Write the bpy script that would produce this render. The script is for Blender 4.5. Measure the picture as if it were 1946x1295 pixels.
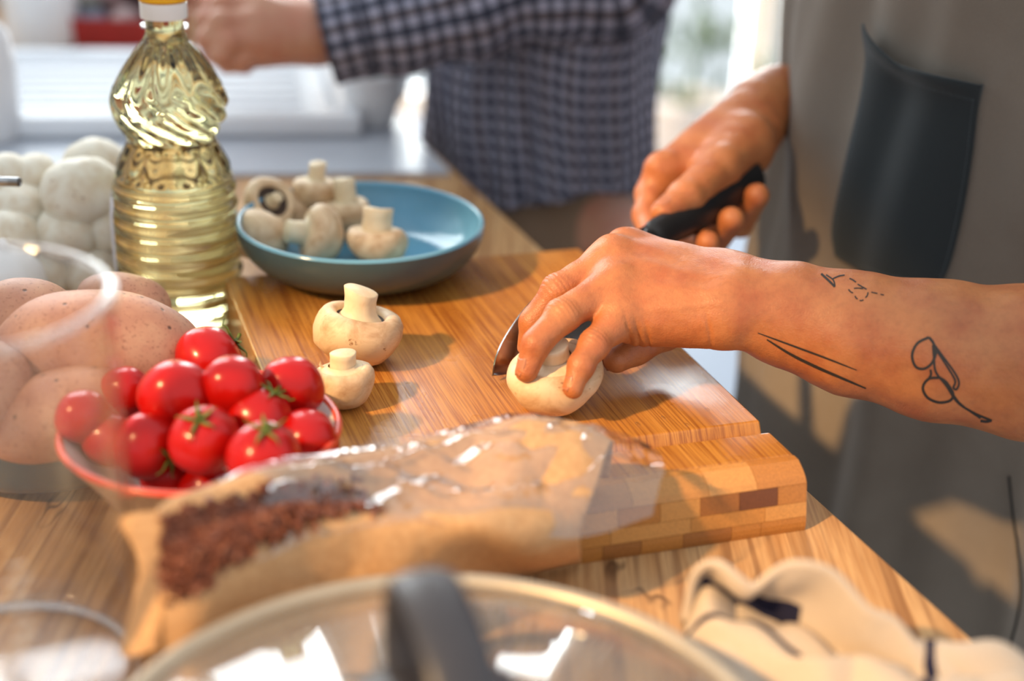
import bpy, math, random
import numpy as np
from mathutils import Vector, Matrix
from mathutils.bvhtree import BVHTree

for _o in list(bpy.data.objects):
    bpy.data.objects.remove(_o, do_unlink=True)
SC = bpy.context.scene
COL = SC.collection
pi = math.pi

# ---------------------------------------------------------------- camera
F = 2800.0                      # focal length in pixels of the 1946 px wide frame
PITCH = math.radians(23.5)
ROLL = math.radians(2.0)
CAM = np.array([0.0, 0.0, 0.40])
_c, _s = math.cos(PITCH), math.sin(PITCH)
FWD = np.array([0, _c, -_s])
RGT = np.array([1.0, 0, 0]) * math.cos(ROLL) + np.array([0, _s, _c]) * math.sin(ROLL)
UPV = np.array([-1.0, 0, 0]) * math.sin(ROLL) + np.array([0, _s, _c]) * math.cos(ROLL)
cam_d = bpy.data.cameras.new('camera')
cam = bpy.data.objects.new('camera', cam_d)
COL.objects.link(cam)
cam.location = CAM
cam.rotation_euler = Matrix(np.stack([RGT, UPV, -FWD], 1).tolist()).to_euler()
cam_d.sensor_width = 36.0
cam_d.lens = F / 1946.0 * 36.0
cam_d.clip_start = 0.02
cam_d.dof.use_dof = True
cam_d.dof.focus_distance = 0.835
cam_d.dof.aperture_fstop = 2.8
SC.camera = cam

# ---------------------------------------------------------------- light
world = bpy.data.worlds.new('daylight')
SC.world = world
world.use_nodes = True
_bg = world.node_tree.nodes['Background']
_bg.inputs[0].default_value = (0.86, 0.93, 1.0, 1)
_bg.inputs[1].default_value = 0.95

def add_light(name, kind, energy, color, loc, aim, **kw):
    d = bpy.data.lights.new(name, kind)
    d.energy = energy
    d.color = color
    for k, v in kw.items():
        setattr(d, k, v)
    o = bpy.data.objects.new(name, d)
    COL.objects.link(o)
    o.location = loc
    o.rotation_euler = (Vector(aim) - Vector(loc)).to_track_quat('-Z', 'Y').to_euler()
    return o

add_light('low_warm_sun', 'SUN', 5.9, (1.0, 0.61, 0.28), (-1.24, -0.2, 1.24), (0, 0.8, 0.04), angle=math.radians(2.5))
add_light('window_daylight', 'AREA', 240, (0.93, 0.97, 1.0), (0.17, 5.3, 0.66), (0.17, 0.8, 0.66),
          shape='RECTANGLE', size=1.5, size_y=3.2)

add_light('added_sink_light', 'AREA', 40, (0.90, 0.95, 1.0), (-0.90, 2.25, 0.95), (-0.90, 0.8, 0.80),
          shape='RECTANGLE', size=1.0, size_y=1.4)  # added unseen source, brightens the sink and backlights the food

SC.view_settings.view_transform = 'Standard'
SC.view_settings.look = 'None'
SC.view_settings.gamma = 1.0
SC.view_settings.use_curve_mapping = False
SC.view_settings.exposure = 0.12
SC.cycles.max_bounces = 9
SC.cycles.diffuse_bounces = 3
SC.cycles.glossy_bounces = 4
SC.cycles.transmission_bounces = 8
SC.cycles.transparent_max_bounces = 16

# ---------------------------------------------------------------- placing helpers

def ray(px, py):
    return FWD + RGT * (px - 973.0) / F - UPV * (py - 647.5) / F

def P(px, py, d):
    """world point seen at a pixel of the photograph, d metres along the view axis"""
    return CAM + d * ray(px, py)

def G(px, py, z=0.0):
    """world point seen at a pixel of the photograph, at height z above the worktop"""
    r = ray(px, py)
    return CAM + r * (z - CAM[2]) / r[2]

def unit(v):
    v = np.asarray(v, float)
    return v / (np.linalg.norm(v) + 1e-12)

def frame(axis, hint=(0, 0, 1)):
    """3x3 whose columns are x, y, z with z along axis"""
    z = unit(axis)
    h = np.asarray(hint, float)
    if abs(np.dot(unit(h), z)) > 0.95:
        h = np.array([1.0, 0, 0])
    x = unit(np.cross(h, z)); y = np.cross(z, x)
    return np.stack([x, y, z], 1)

# ---------------------------------------------------------------- scene objects
WLOC = {}

def props(o, label=None, cat=None, group=None, kind=None):
    if label: o['label'] = label
    if cat: o['category'] = cat
    if group: o['group'] = group
    if kind: o['kind'] = kind
    return o

def thing(name, loc, label, cat, group=None):
    o = bpy.data.objects.new(name, None)
    o.empty_display_size = 0.02
    COL.objects.link(o)
    o.location = [float(v) for v in loc]
    WLOC[o.name] = np.array(loc, float)
    return props(o, label, cat, group)

def make_mesh(name, V, Fc, smooth=True, uv=None):
    me = bpy.data.meshes.new(name)
    V = np.asarray(V, np.float32)
    if isinstance(Fc, np.ndarray) and Fc.ndim == 2:
        n, k = Fc.shape
        me.vertices.add(len(V)); me.loops.add(n * k); me.polygons.add(n)
        me.vertices.foreach_set('co', V.ravel())
        me.polygons.foreach_set('loop_start', np.arange(0, n * k, k, dtype=np.int32))
        me.loops.foreach_set('vertex_index', Fc.astype(np.int32).ravel())
        me.update(calc_edges=True)
    else:
        me.from_pydata([tuple(map(float, v)) for v in V], [], [tuple(int(i) for i in f) for f in Fc])
        me.update()
    me.validate()
    me.polygons.foreach_set('use_smooth', [bool(smooth)] * len(me.polygons))
    if uv is not None:
        uv = np.asarray(uv, np.float32)
        lay = me.uv_layers.new(name='UVMap')
        li = np.empty(len(me.loops), np.int32)
        me.loops.foreach_get('vertex_index', li)
        lay.data.foreach_set('uv', uv[li].ravel())
    return me

def mesh_obj(name, V, Fc, mat, parent=None, smooth=True, uv=None, loc=None):
    """V in world space; the object's origin goes to loc (or stays at its parent's)"""
    V = np.asarray(V, float)
    base = WLOC[parent.name] if parent is not None else np.zeros(3)
    org = base if loc is None else np.asarray(loc, float)
    me = make_mesh(name, V - org, Fc, smooth, uv)
    me.materials.append(mat)
    o = bpy.data.objects.new(name, me)
    COL.objects.link(o)
    if parent is not None:
        o.parent = parent
        o.location = [float(v) for v in (org - base)]
    else:
        o.location = [float(v) for v in org]
    WLOC[o.name] = org.copy()
    return o

def auto_smooth(o, deg=40):
    try:
        o.data.set_sharp_from_angle(angle=math.radians(deg))
    except Exception:
        pass

# ---------------------------------------------------------------- shapes
def grid_faces(nu, nv, close_u=False, close_v=False):
    i = np.arange(nu if close_u else nu - 1)
    j = np.arange(nv if close_v else nv - 1)
    I, J = np.meshgrid(i, j, indexing='ij')
    I2, J2 = (I + 1) % nu, (J + 1) % nv
    return np.stack([(I * nv + J).ravel(), (I2 * nv + J).ravel(), (I2 * nv + J2).ravel(), (I * nv + J2).ravel()], 1)

def lathe(prof, n=48, rfun=None):
    """prof: list of (r, z) from bottom to top; returns V (local), F. poles merge by r=0 rings"""
    prof = np.asarray(prof, float)
    a = np.linspace(0, 2 * pi, n, endpoint=False)
    r = prof[:, 0][:, None] * np.ones(n)[None]
    z = prof[:, 1][:, None] * np.ones(n)[None]
    if rfun is not None:
        r = rfun(r, z, a[None, :])
    V = np.stack([r * np.cos(a), r * np.sin(a), z], -1).reshape(-1, 3)
    Fq = grid_faces(len(prof), n, close_v=True)[:, ::-1].copy()
    return V, Fq

def spline(pts, n):
    """Catmull-Rom through pts (k x d) sampled n times"""
    p = np.asarray(pts, float)
    k = len(p)
    q = np.vstack([2 * p[0] - p[1], p, 2 * p[-1] - p[-2]])
    t = np.linspace(0, k - 1, n)
    i = np.clip(t.astype(int), 0, k - 2)
    f = (t - i)[:, None]
    a, b, c, d = q[i], q[i + 1], q[i + 2], q[i + 3]
    return 0.5 * (2 * b + (c - a) * f + (2 * a - 5 * b + 4 * c - d) * f ** 2 + (3 * b - a - 3 * c + d) * f ** 3)

def tube(path, rad, n=12, cap=True, flat=1.0, hint=(0, 0, 1)):
    path = np.asarray(path, float)
    m = len(path)
    rad = np.ones(m) * rad if np.isscalar(rad) else np.asarray(rad, float)
    T = np.gradient(path, axis=0)
    a = np.linspace(0, 2 * pi, n, endpoint=False)
    V = []
    x = None
    for i in range(m):
        t = unit(T[i])
        if x is None:
            x = frame(t, hint)[:, 0]
        x = unit(x - t * np.dot(x, t)); y = np.cross(t, x)
        V.append(path[i] + rad[i] * (np.cos(a)[:, None] * x + flat * np.sin(a)[:, None] * y))
    V = np.vstack(V)
    Fq = [tuple(f) for f in grid_faces(m, n, close_v=True)[:, ::-1]]
    if cap:
        Fq.append(tuple(range(n)))
        Fq.append(tuple(range(m * n - 1, (m - 1) * n - 1, -1)))
    return V, Fq

def join(*parts):
    Vs, Fs, k = [], [], 0
    for V, Fq in parts:
        Vs.append(np.asarray(V, float))
        Fs += [tuple(int(i) + k for i in f) for f in Fq]
        k += len(V)
    return np.vstack(Vs), Fs

def box(lo, hi):
    (a, b, c), (d, e, f) = lo, hi
    V = np.array([[a, b, c], [d, b, c], [d, e, c], [a, e, c], [a, b, f], [d, b, f], [d, e, f], [a, e, f]], float)
    return V, [(0, 3, 2, 1), (4, 5, 6, 7), (0, 1, 5, 4), (1, 2, 6, 5), (2, 3, 7, 6), (3, 0, 4, 7)]

def prism(poly, h0, h1, axes):
    """extrude 2D poly (list of (a, b)) along third axis; axes=(A, B, C) world vectors + origin"""
    A, B, Cx, O = [np.asarray(v, float) for v in axes]
    poly = np.asarray(poly, float)
    n = len(poly)
    lo = O + poly[:, :1] * A + poly[:, 1:] * B + h0 * Cx
    hi = O + poly[:, :1] * A + poly[:, 1:] * B + h1 * Cx
    V = np.vstack([lo, hi])
    Fq = [tuple(range(n - 1, -1, -1)), tuple(range(n, 2 * n))]
    for i in range(n):
        j = (i + 1) % n
        Fq.append((i, j, n + j, n + i))
    return V, Fq

def bevel(o, w=0.002, seg=2, ang=40):
    m = o.modifiers.new('bevel', 'BEVEL')
    m.width = w; m.segments = seg; m.limit_method = 'ANGLE'; m.angle_limit = math.radians(ang)
    return o

class Wob:
    """smooth pseudo-noise: a sum of plane waves"""
    def __init__(self, seed, freq, n=10, dim=3):
        r = np.random.RandomState(seed)
        k = r.normal(size=(n, dim)); k /= np.linalg.norm(k, axis=1)[:, None]
        self.k = k * freq * r.uniform(0.5, 1.5, (n, 1)) * 2 * pi
        self.p = r.uniform(0, 2 * pi, n)
        self.s = 1 / math.sqrt(n / 2)
    def __call__(self, x):
        x = np.asarray(x, float)
        return np.sin(x @ self.k.T + self.p).sum(-1) * self.s

def normals(V, Fq):
    Fq = np.asarray(Fq)
    n = np.cross(V[Fq[:, 2]] - V[Fq[:, 0]], V[Fq[:, 3 if Fq.shape[1] > 3 else 1]] - V[Fq[:, 1 if Fq.shape[1] > 3 else 0]])
    N = np.zeros_like(V)
    for c in range(Fq.shape[1]):
        np.add.at(N, Fq[:, c], n)
    return N / (np.linalg.norm(N, axis=1)[:, None] + 1e-12)

# ---------------------------------------------------------------- implicit surfaces for bodies
def rcone(p, a, b, ra, rb):
    a = np.asarray(a, np.float32); b = np.asarray(b, np.float32)
    ba = b - a
    t = np.clip(((p - a) @ ba) / (ba @ ba + 1e-12), 0, 1)
    d = np.sqrt((((p - a) - t[:, None] * ba) ** 2).sum(1))
    return d - (ra + (rb - ra) * t)

def ball(p, c, r):
    return np.sqrt(((p - np.asarray(c, np.float32)) ** 2).sum(1)) - r

def ell(p, c, M, r):
    """ellipsoid, axes = columns of M with radii r"""
    q = ((p - np.asarray(c, np.float32)) @ np.asarray(M, np.float32)) / np.asarray(r, np.float32)
    l = np.sqrt((q ** 2).sum(1)) + 1e-9
    g = np.sqrt(((q / np.asarray(r, np.float32)) ** 2).sum(1)) + 1e-9
    return l * (l - 1) / g

def smin(a, b, k):
    h = np.maximum(k - np.abs(a - b), 0) / k
    return np.minimum(a, b) - h * h * k * 0.25

def mesh_sdf(f, lo, hi, h, proj=2):
    lo = np.asarray(lo, np.float32); hi = np.asarray(hi, np.float32)
    nb = np.ceil((hi - lo) / (4 * h)).astype(int)
    n = nb * 4
    cc = [lo[i] + (np.arange(nb[i]) + 0.5) * 4 * h - 0.5 * h for i in range(3)]
    X, Y, Z = np.meshgrid(*cc, indexing='ij')
    dc = f(np.stack([X, Y, Z], -1).reshape(-1, 3).astype(np.float32)).reshape(nb)
    D = np.repeat(np.repeat(np.repeat(dc, 4, 0), 4, 1), 4, 2).astype(np.float32)
    act = np.abs(dc) < 5.5 * h
    M = np.repeat(np.repeat(np.repeat(act, 4, 0), 4, 1), 4, 2)
    I = np.argwhere(M)
    pts = (lo + I * h).astype(np.float32)
    vals = np.concatenate([f(pts[i:i + 400000]) for i in range(0, len(pts), 400000)])
    D[M] = vals
    S = D < 0
    cnt = np.zeros(tuple(np.array(D.shape) - 1), np.uint8)
    offs = [(i, j, k) for i in (0, 1) for j in (0, 1) for k in (0, 1)]
    sx, sy, sz = cnt.shape
    for (i, j, k) in offs:
        cnt += S[i:i + sx, j:j + sy, k:k + sz]
    cells = np.argwhere((cnt > 0) & (cnt < 8))
    cv = np.stack([D[cells[:, 0] + i, cells[:, 1] + j, cells[:, 2] + k] for (i, j, k) in offs], 1)
    oc = np.array(offs, float)
    acc = np.zeros((len(cells), 3)); num = np.zeros(len(cells))
    for e0 in range(8):
        for e1 in range(e0 + 1, 8):
            if np.abs(oc[e0] - oc[e1]).sum() != 1: continue
            a, b = cv[:, e0], cv[:, e1]
            m = (a < 0) != (b < 0)
            t = np.where(m, a / np.where(m, a - b, 1), 0)
            acc += np.where(m[:, None], oc[e0] + t[:, None] * (oc[e1] - oc[e0]), 0)
            num += m
    V = lo + (cells + acc / num[:, None]) * h
    idx = -np.ones(cnt.shape, np.int32)
    idx[cells[:, 0], cells[:, 1], cells[:, 2]] = np.arange(len(cells))
    quads = []
    for ax in range(3):
        s0 = [slice(None)] * 3; s1 = [slice(None)] * 3
        s0[ax] = slice(0, -1); s1[ax] = slice(1, None)
        E = np.argwhere(S[tuple(s0)] != S[tuple(s1)])
        u, v = [(1, 2), (2, 0), (0, 1)][ax]
        ok = (E[:, u] > 0) & (E[:, v] > 0) & (E[:, u] < cnt.shape[u]) & (E[:, v] < cnt.shape[v])
        E = E[ok]
        du = np.zeros(3, int); du[u] = 1
        dv = np.zeros(3, int); dv[v] = 1
        q = [E - du - dv, E - dv, E, E - du]
        q = np.stack([idx[a[:, 0], a[:, 1], a[:, 2]] for a in q], 1)
        flip = ~S[E[:, 0], E[:, 1], E[:, 2]]
        q[flip] = q[flip][:, ::-1]
        quads.append(q)
    Q = np.vstack(quads)
    Q = Q[(Q >= 0).all(1)]
    V = V.astype(np.float32)
    for _ in range(proj):
        d, N = sdf_grad(f, V)
        V = V - np.clip(d, -h, h)[:, None] * N
    return V.astype(float), Q

def sdf_grad(f, V, e=0.0004):
    V = V.astype(np.float32)
    ex = np.eye(3, dtype=np.float32) * e
    d = f(V)
    N = np.stack([f(V + ex[i]) - f(V - ex[i]) for i in range(3)], 1)
    N = N / (np.linalg.norm(N, axis=1)[:, None] + 1e-12)
    return d, N
# ---------------------------------------------------------------- materials
def lin(h):
    h = h.lstrip('#')
    c = [int(h[i:i + 2], 16) / 255 for i in (0, 2, 4)]
    return tuple(v / 12.92 if v <= 0.04045 else ((v + 0.055) / 1.055) ** 2.4 for v in c) + (1,)

def rgba(c):
    return lin(c) if isinstance(c, str) else (tuple(c) + (1,))[:4]

class NT:
    """small node-tree builder"""
    def __init__(self, name):
        self.m = bpy.data.materials.new(name)
        self.m.use_nodes = True
        self.t = self.m.node_tree
        self.b = self.t.nodes['Principled BSDF']
        self.out = self.t.nodes['Material Output']
    def n(self, kind, **kw):
        nd = self.t.nodes.new(kind)
        for k, v in kw.items():
            if k.startswith('_'):
                setattr(nd, k[1:], v)
            else:
                nd.inputs[k.replace('__', ' ')].default_value = v
        return nd
    def l(self, a, b):
        self.t.links.new(a, b)
    def coord(self, kind='Object', scale=(1, 1, 1), rot=(0, 0, 0), loc=(0, 0, 0)):
        tc = self.n('ShaderNodeTexCoord')
        mp = self.n('ShaderNodeMapping')
        mp.inputs['Scale'].default_value = scale
        mp.inputs['Rotation'].default_value = rot
        mp.inputs['Location'].default_value = loc
        self.l(tc.outputs[kind], mp.inputs['Vector'])
        return mp.outputs[0]
    def noise(self, vec, scale, detail=3, rough=0.55, dist=0.0):
        nd = self.n('ShaderNodeTexNoise')
        nd.inputs['Scale'].default_value = scale
        nd.inputs['Detail'].default_value = detail
        nd.inputs['Roughness'].default_value = rough
        nd.inputs['Distortion'].default_value = dist
        if vec is not None: self.l(vec, nd.inputs['Vector'])
        return nd.outputs['Fac']
    def ramp(self, fac, stops):
        r = self.n('ShaderNodeValToRGB')
        cr = r.color_ramp
        while len(cr.elements) < len(stops):
            cr.elements.new(0.5)
        for e, (p, c) in zip(cr.elements, stops):
            e.position = p
            e.color = rgba(c) if isinstance(c, (str, tuple)) else (c, c, c, 1)
        self.l(fac, r.inputs[0])
        return r.outputs[0]
    def mix(self, fac, a, b, mode='MIX'):
        m = self.n('ShaderNodeMix', _data_type='RGBA', _blend_type=mode)
        for s, v in ((0, fac), (6, a), (7, b)):
            if isinstance(v, (int, float)): m.inputs[s].default_value = v
            elif isinstance(v, (str, tuple)): m.inputs[s].default_value = rgba(v)
            else: self.l(v, m.inputs[s])
        return m.outputs[2]
    def math(self, op, a, b=None, c=None):
        m = self.n('ShaderNodeMath', _operation=op)
        for i, v in enumerate((a, b, c)):
            if v is None: continue
            if isinstance(v, (int, float)): m.inputs[i].default_value = v
            else: self.l(v, m.inputs[i])
        return m.outputs[0]
    def bump(self, h, strength=0.3, dist=0.001):
        b = self.n('ShaderNodeBump')
        b.inputs['Strength'].default_value = strength
        b.inputs['Distance'].default_value = dist
        self.l(h, b.inputs['Height'])
        self.l(b.outputs[0], self.b.inputs['Normal'])
        return b.outputs[0]
    def base(self, c):
        if isinstance(c, (str, tuple)): self.b.inputs['Base Color'].default_value = rgba(c)
        else: self.l(c, self.b.inputs['Base Color'])
        return self
    def set(self, **kw):
        for k, v in kw.items():
            self.b.inputs[k.replace('__', ' ')].default_value = v
        return self

MATS = {}
def M(name, build=None):
    if name not in MATS:
        MATS[name] = build()
    return MATS[name]

def plain(name, color, rough=0.5, vary=0.12, scale=60, bump=0.0, **kw):
    t = NT(name)
    v = t.coord()
    nz = t.noise(v, scale, 4)
    c = rgba(color)
    lo = tuple(max(0, x * (1 - vary)) for x in c[:3]); hi = tuple(min(1, x * (1 + vary)) for x in c[:3])
    t.base(t.ramp(nz, [(0.3, lo), (0.7, hi)]))
    t.set(Roughness=rough, **kw)
    if bump: t.bump(nz, bump)
    return t.m

def thin_clear(name, tint=(0.96, 0.97, 0.97), rough=0.05, ior=1.45, boost=1.0, crinkle=0.0, cscale=60, haze=0.0, hazecol=(1, 1, 1)):
    """thin clear wall: light goes straight through, the surface reflects by angle"""
    t = NT(name)
    tr = t.n('ShaderNodeBsdfTransparent'); tr.inputs[0].default_value = tuple(tint) + (1,)
    gl = t.n('ShaderNodeBsdfGlossy'); gl.inputs['Roughness'].default_value = rough
    lw = t.n('ShaderNodeLayerWeight'); lw.inputs[0].default_value = 0.5
    f0 = ((ior - 1) / (ior + 1)) ** 2
    p5 = t.math('POWER', lw.outputs['Facing'], 5.0)
    fac = t.math('MULTIPLY', t.math('ADD', t.math('MULTIPLY', p5, 1 - f0), f0), boost)
    mx = t.n('ShaderNodeMixShader')
    t.l(t.math('MINIMUM', fac, 1.0), mx.inputs[0])
    last = tr.outputs[0]
    if haze > 0:
        df = t.n('ShaderNodeBsdfDiffuse'); df.inputs[0].default_value = tuple(hazecol) + (1,)
        m2 = t.n('ShaderNodeMixShader'); m2.inputs[0].default_value = haze
        t.l(tr.outputs[0], m2.inputs[1]); t.l(df.outputs[0], m2.inputs[2])
        last = m2.outputs[0]
    t.l(last, mx.inputs[1]); t.l(gl.outputs[0], mx.inputs[2])
    if crinkle:
        nz = t.noise(t.coord(), cscale, 3, 0.6, 0.6)
        b = t.n('ShaderNodeBump'); b.inputs['Strength'].default_value = crinkle; b.inputs['Distance'].default_value = 0.01
        t.l(nz, b.inputs['Height'])
        t.l(b.outputs[0], gl.inputs['Normal']); t.l(b.outputs[0], lw.inputs['Normal'])
    t.l(mx.outputs[0], t.out.inputs[0])
    return t.m

def m_worktop():
    t = NT('oak_worktop')
    a = math.atan2(-0.337, 0.941)            # grain runs with the front edge
    v = t.coord('Object', rot=(0, 0, -a * -1.0))
    st = t.coord('Object', rot=(0, 0, a), scale=(26, 1.6, 1))
    g = t.noise(st, 3.0, 6, 0.62, 0.6)
    fine = t.noise(t.coord('Object', rot=(0, 0, a), scale=(220, 8, 1)), 3.0, 3, 0.6)
    c1 = t.ramp(g, [(0.28, '#9b7047'), (0.45, '#c09261'), (0.62, '#d2a876'), (0.8, '#bd8f5e')])
    c2 = t.mix(t.ramp(fine, [(0.35, 0.35), (0.6, 0.0)]), c1, '#84552f')
    ln = t.noise(t.coord('Object', rot=(0, 0, a), scale=(70, 1.5, 1)), 2.0, 2, 0.5, 0.3)
    c2 = t.mix(t.ramp(ln, [(0.36, 0.55), (0.46, 0.0)]), c2, '#7a5133')
    crack = t.noise(t.coord('Object', rot=(0, 0, a), scale=(11, 2.2, 1), loc=(0.3, 0, 0)), 2.0, 3, 0.5, 1.2)
    k = t.ramp(crack, [(0.485, 0.0), (0.498, 0.8), (0.502, 0.8), (0.515, 0.0)])
    k2 = t.ramp(t.noise(t.coord('Object', scale=(3, 3, 3)), 3.0, 2), [(0.54, 0.0), (0.64, 1.0)])
    c3 = t.mix(t.math('MULTIPLY', k, k2), c2, '#3a2415')
    t.base(c3)
    t.set(Roughness=0.38)
    t.b.inputs['Specular IOR Level'].default_value = 0.45
    t.bump(fine, 0.12, 0.0006)
    return t.m

def m_bamboo(name='bamboo', end=False, tone=None):
    t = NT(name)
    if end:
        oi = t.n('ShaderNodeObjectInfo')
        nz = t.noise(t.coord('Object'), 900, 3, 0.7)
        c = t.ramp(nz, [(0.3, tuple(x * 0.72 for x in tone)), (0.65, tone)])
        t.base(c); t.set(Roughness=0.42)
        t.bump(nz, 0.15, 0.0005)
        return t.m
    strip = t.coord('Object', scale=(46, 0.6, 1))       # board object: x across, y along the grain
    vor = t.n('ShaderNodeTexVoronoi', _voronoi_dimensions='1D', Scale=1.0)
    sx = t.n('ShaderNodeSeparateXYZ'); t.l(strip, sx.inputs[0])
    t.l(sx.outputs[0], vor.inputs['W'])
    tone_ = vor.outputs['Color']
    bw = t.n('ShaderNodeRGBToBW'); t.l(tone_, bw.inputs[0])
    c0 = t.ramp(bw.outputs[0], [(0.0, '#a96b27'), (0.5, '#bb7d33'), (1.0, '#ca8f44')])
    g = t.noise(t.coord('Object', scale=(420, 7, 30)), 1.6, 4, 0.65)
    c1 = t.mix(t.ramp(g, [(0.40, 0.9), (0.58, 0.0)]), c0, '#85481a')
    big = t.noise(t.coord('Object', scale=(14, 5, 1)), 1.5, 3)
    c2 = t.mix(t.ramp(big, [(0.4, 0.0), (0.75, 0.45)]), c1, '#d59a52')
    node = t.noise(t.coord('Object', scale=(40, 60, 1)), 1.0, 3)
    c3 = t.mix(t.ramp(node, [(0.70, 0.0), (0.80, 0.6)]), c2, '#6e3b14')
    t.base(c3)
    t.set(Roughness=0.33)
    wet = t.noise(t.coord('Object', scale=(9, 6, 1)), 2.0, 3)
    t.l(t.ramp(wet, [(0.35, 0.22), (0.7, 0.42)]), t.b.inputs['Roughness'])
    # the near right of the board is wet
    sp = t.n('ShaderNodeSeparateXYZ'); t.l(t.coord('Object'), sp.inputs[0])
    dx = t.math('DIVIDE', t.math('SUBTRACT', sp.outputs[0], 0.225), 0.085)
    dy = t.math('DIVIDE', t.math('SUBTRACT', sp.outputs[1], 0.185), 0.13)
    rr = t.math('ADD', t.math('MULTIPLY', dx, dx), t.math('MULTIPLY', dy, dy))
    wm = t.math('ADD', rr, t.math('MULTIPLY', t.noise(t.coord('Object', scale=(1, 0.5, 1)), 40, 4), 0.9))
    t.l(t.ramp(wm, [(0.55, 1.0), (1.0, 0.0)]), t.b.inputs['Coat Weight'])
    t.b.inputs['Coat Roughness'].default_value = 0.2
    t.b.inputs['Coat IOR'].default_value = 1.6
    t.bump(g, 0.25, 0.0006)
    return t.m

def m_skin(name, base, red, dark, hair=True):
    t = NT(name)
    v = t.coord('Object')
    n1 = t.noise(v, 45, 4, 0.6)
    n2 = t.noise(v, 240, 3, 0.6)
    c = t.mix(t.ramp(n1, [(0.38, 0.0), (0.68, 0.75)]), base, red)
    c = t.mix(t.ramp(n2, [(0.45, 0.0), (0.75, 0.22)]), c, dark)
    t.base(c)
    t.set(Roughness=0.46)
    t.b.inputs['Subsurface Weight'].default_value = 0.18
    t.b.inputs['Subsurface Radius'].default_value = (1.0, 0.35, 0.18)
    t.b.inputs['Subsurface Scale'].default_value = 0.004
    vo = t.n('ShaderNodeTexVoronoi', Scale=1100.0); t.l(v, vo.inputs['Vector'])
    h = t.math('ADD', t.math('MULTIPLY', vo.outputs['Distance'], 0.5), t.noise(v, 420, 3))
    t.bump(h, 0.35, 0.0007)
    return t.m

def m_cloth(name, color, weave=1600, rough=0.9, vary=0.1, warm=None):
    t = NT(name)
    v = t.coord('Object')
    nz = t.noise(v, weave, 2, 0.7)
    big = t.noise(v, 12, 3)
    c = rgba(color)[:3]
    lo = tuple(x * (1 - vary) for x in c); hi = tuple(min(1, x * (1 + vary)) for x in c)
    cc = t.ramp(nz, [(0.3, lo), (0.7, hi)])
    if warm:
        cc = t.mix(t.ramp(big, [(0.4, 0.0), (0.7, 0.3)]), cc, warm)
    t.base(cc)
    t.set(Roughness=rough)
    t.b.inputs['Specular IOR Level'].default_value = 0.2
    t.b.inputs['Sheen Weight'].default_value = 0.15
    t.bump(nz, 0.35, 0.0008)
    return t.m

def m_gingham(name, period):
    t = NT(name)
    uv = t.n('ShaderNodeUVMap')
    sp = t.n('ShaderNodeSeparateXYZ'); t.l(uv.outputs[0], sp.inputs[0])
    def stripe(s, sh=0.0, w=0.5, per=period):
        f = t.math('FRACT', t.math('ADD', t.math('DIVIDE', s, per), sh))
        return t.math('LESS_THAN', f, w)
    sx = stripe(sp.outputs[0]); sy = stripe(sp.outputs[1])
    bx = stripe(sp.outputs[0], 0.0, 0.5, period * 2)
    c = t.mix(t.math('MULTIPLY', sx, 0.82), '#a3a2b4', t.mix(bx, '#1c2536', '#4a3a33'))
    c = t.mix(t.math('MULTIPLY', sy, 0.72), c, '#161d2c')
    t.base(c)
    t.set(Roughness=0.88)
    t.b.inputs['Specular IOR Level'].default_value = 0.2
    t.bump(t.noise(t.coord('Object'), 900, 2), 0.2, 0.0006)
    return t.m

def m_mushroom(name, base, brown, amt):
    t = NT(name)
    v = t.coord('Object')
    n1 = t.noise(v, 55, 4, 0.65, 0.5)
    n2 = t.noise(v, 300, 3, 0.6)
    c = t.mix(t.ramp(n1, [(0.42, 0.0), (0.75, amt)]), base, brown)
    spot = t.noise(v, 120, 3, 0.7)
    c = t.mix(t.ramp(spot, [(0.66, 0.0), (0.72, amt)]), c, '#8a5a34')
    t.base(c)
    t.set(Roughness=0.55)
    t.b.inputs['Subsurface Weight'].default_value = 0.12
    t.b.inputs['Subsurface Radius'].default_value = (1, 0.7, 0.45)
    t.b.inputs['Subsurface Scale'].default_value = 0.004
    t.bump(n2, 0.12, 0.0008)
    return t.m

def m_potato():
    t = NT('potato_skin')
    v = t.coord('Object')
    n1 = t.noise(v, 28, 4, 0.6)
    c = t.ramp(n1, [(0.3, '#a9705a'), (0.55, '#c08a6c'), (0.75, '#cda27f')])
    sp = t.noise(v, 420, 3, 0.7)
    c = t.mix(t.ramp(sp, [(0.56, 0.0), (0.66, 0.6)]), c, '#86503c')
    vo = t.n('ShaderNodeTexVoronoi', Scale=95.0, Randomness=1.0); t.l(v, vo.inputs['Vector'])
    pit = t.ramp(vo.outputs['Distance'], [(0.07, 1.0), (0.15, 0.0)])
    c = t.mix(t.math('MULTIPLY', pit, 0.85), c, '#3a241a')
    t.base(c)
    t.set(Roughness=0.55)
    t.bump(t.math('SUBTRACT', t.math('MULTIPLY', sp, 0.4), pit), 0.25, 0.0012)
    return t.m

def m_tomato():
    t = NT('tomato_skin')
    v = t.coord('Object')
    n1 = t.noise(v, 30, 3)
    t.base(t.ramp(n1, [(0.3, '#a40805'), (0.7, '#bc120a')]))
    t.set(Roughness=0.26)
    t.b.inputs['Specular IOR Level'].default_value = 0.32
    t.b.inputs['Coat Weight'].default_value = 0.12
    t.b.inputs['Coat Roughness'].default_value = 0.12
    t.b.inputs['Subsurface Weight'].default_value = 0.1
    t.b.inputs['Subsurface Radius'].default_value = (1, 0.15, 0.08)
    t.b.inputs['Subsurface Scale'].default_value = 0.004
    return t.m

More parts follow.
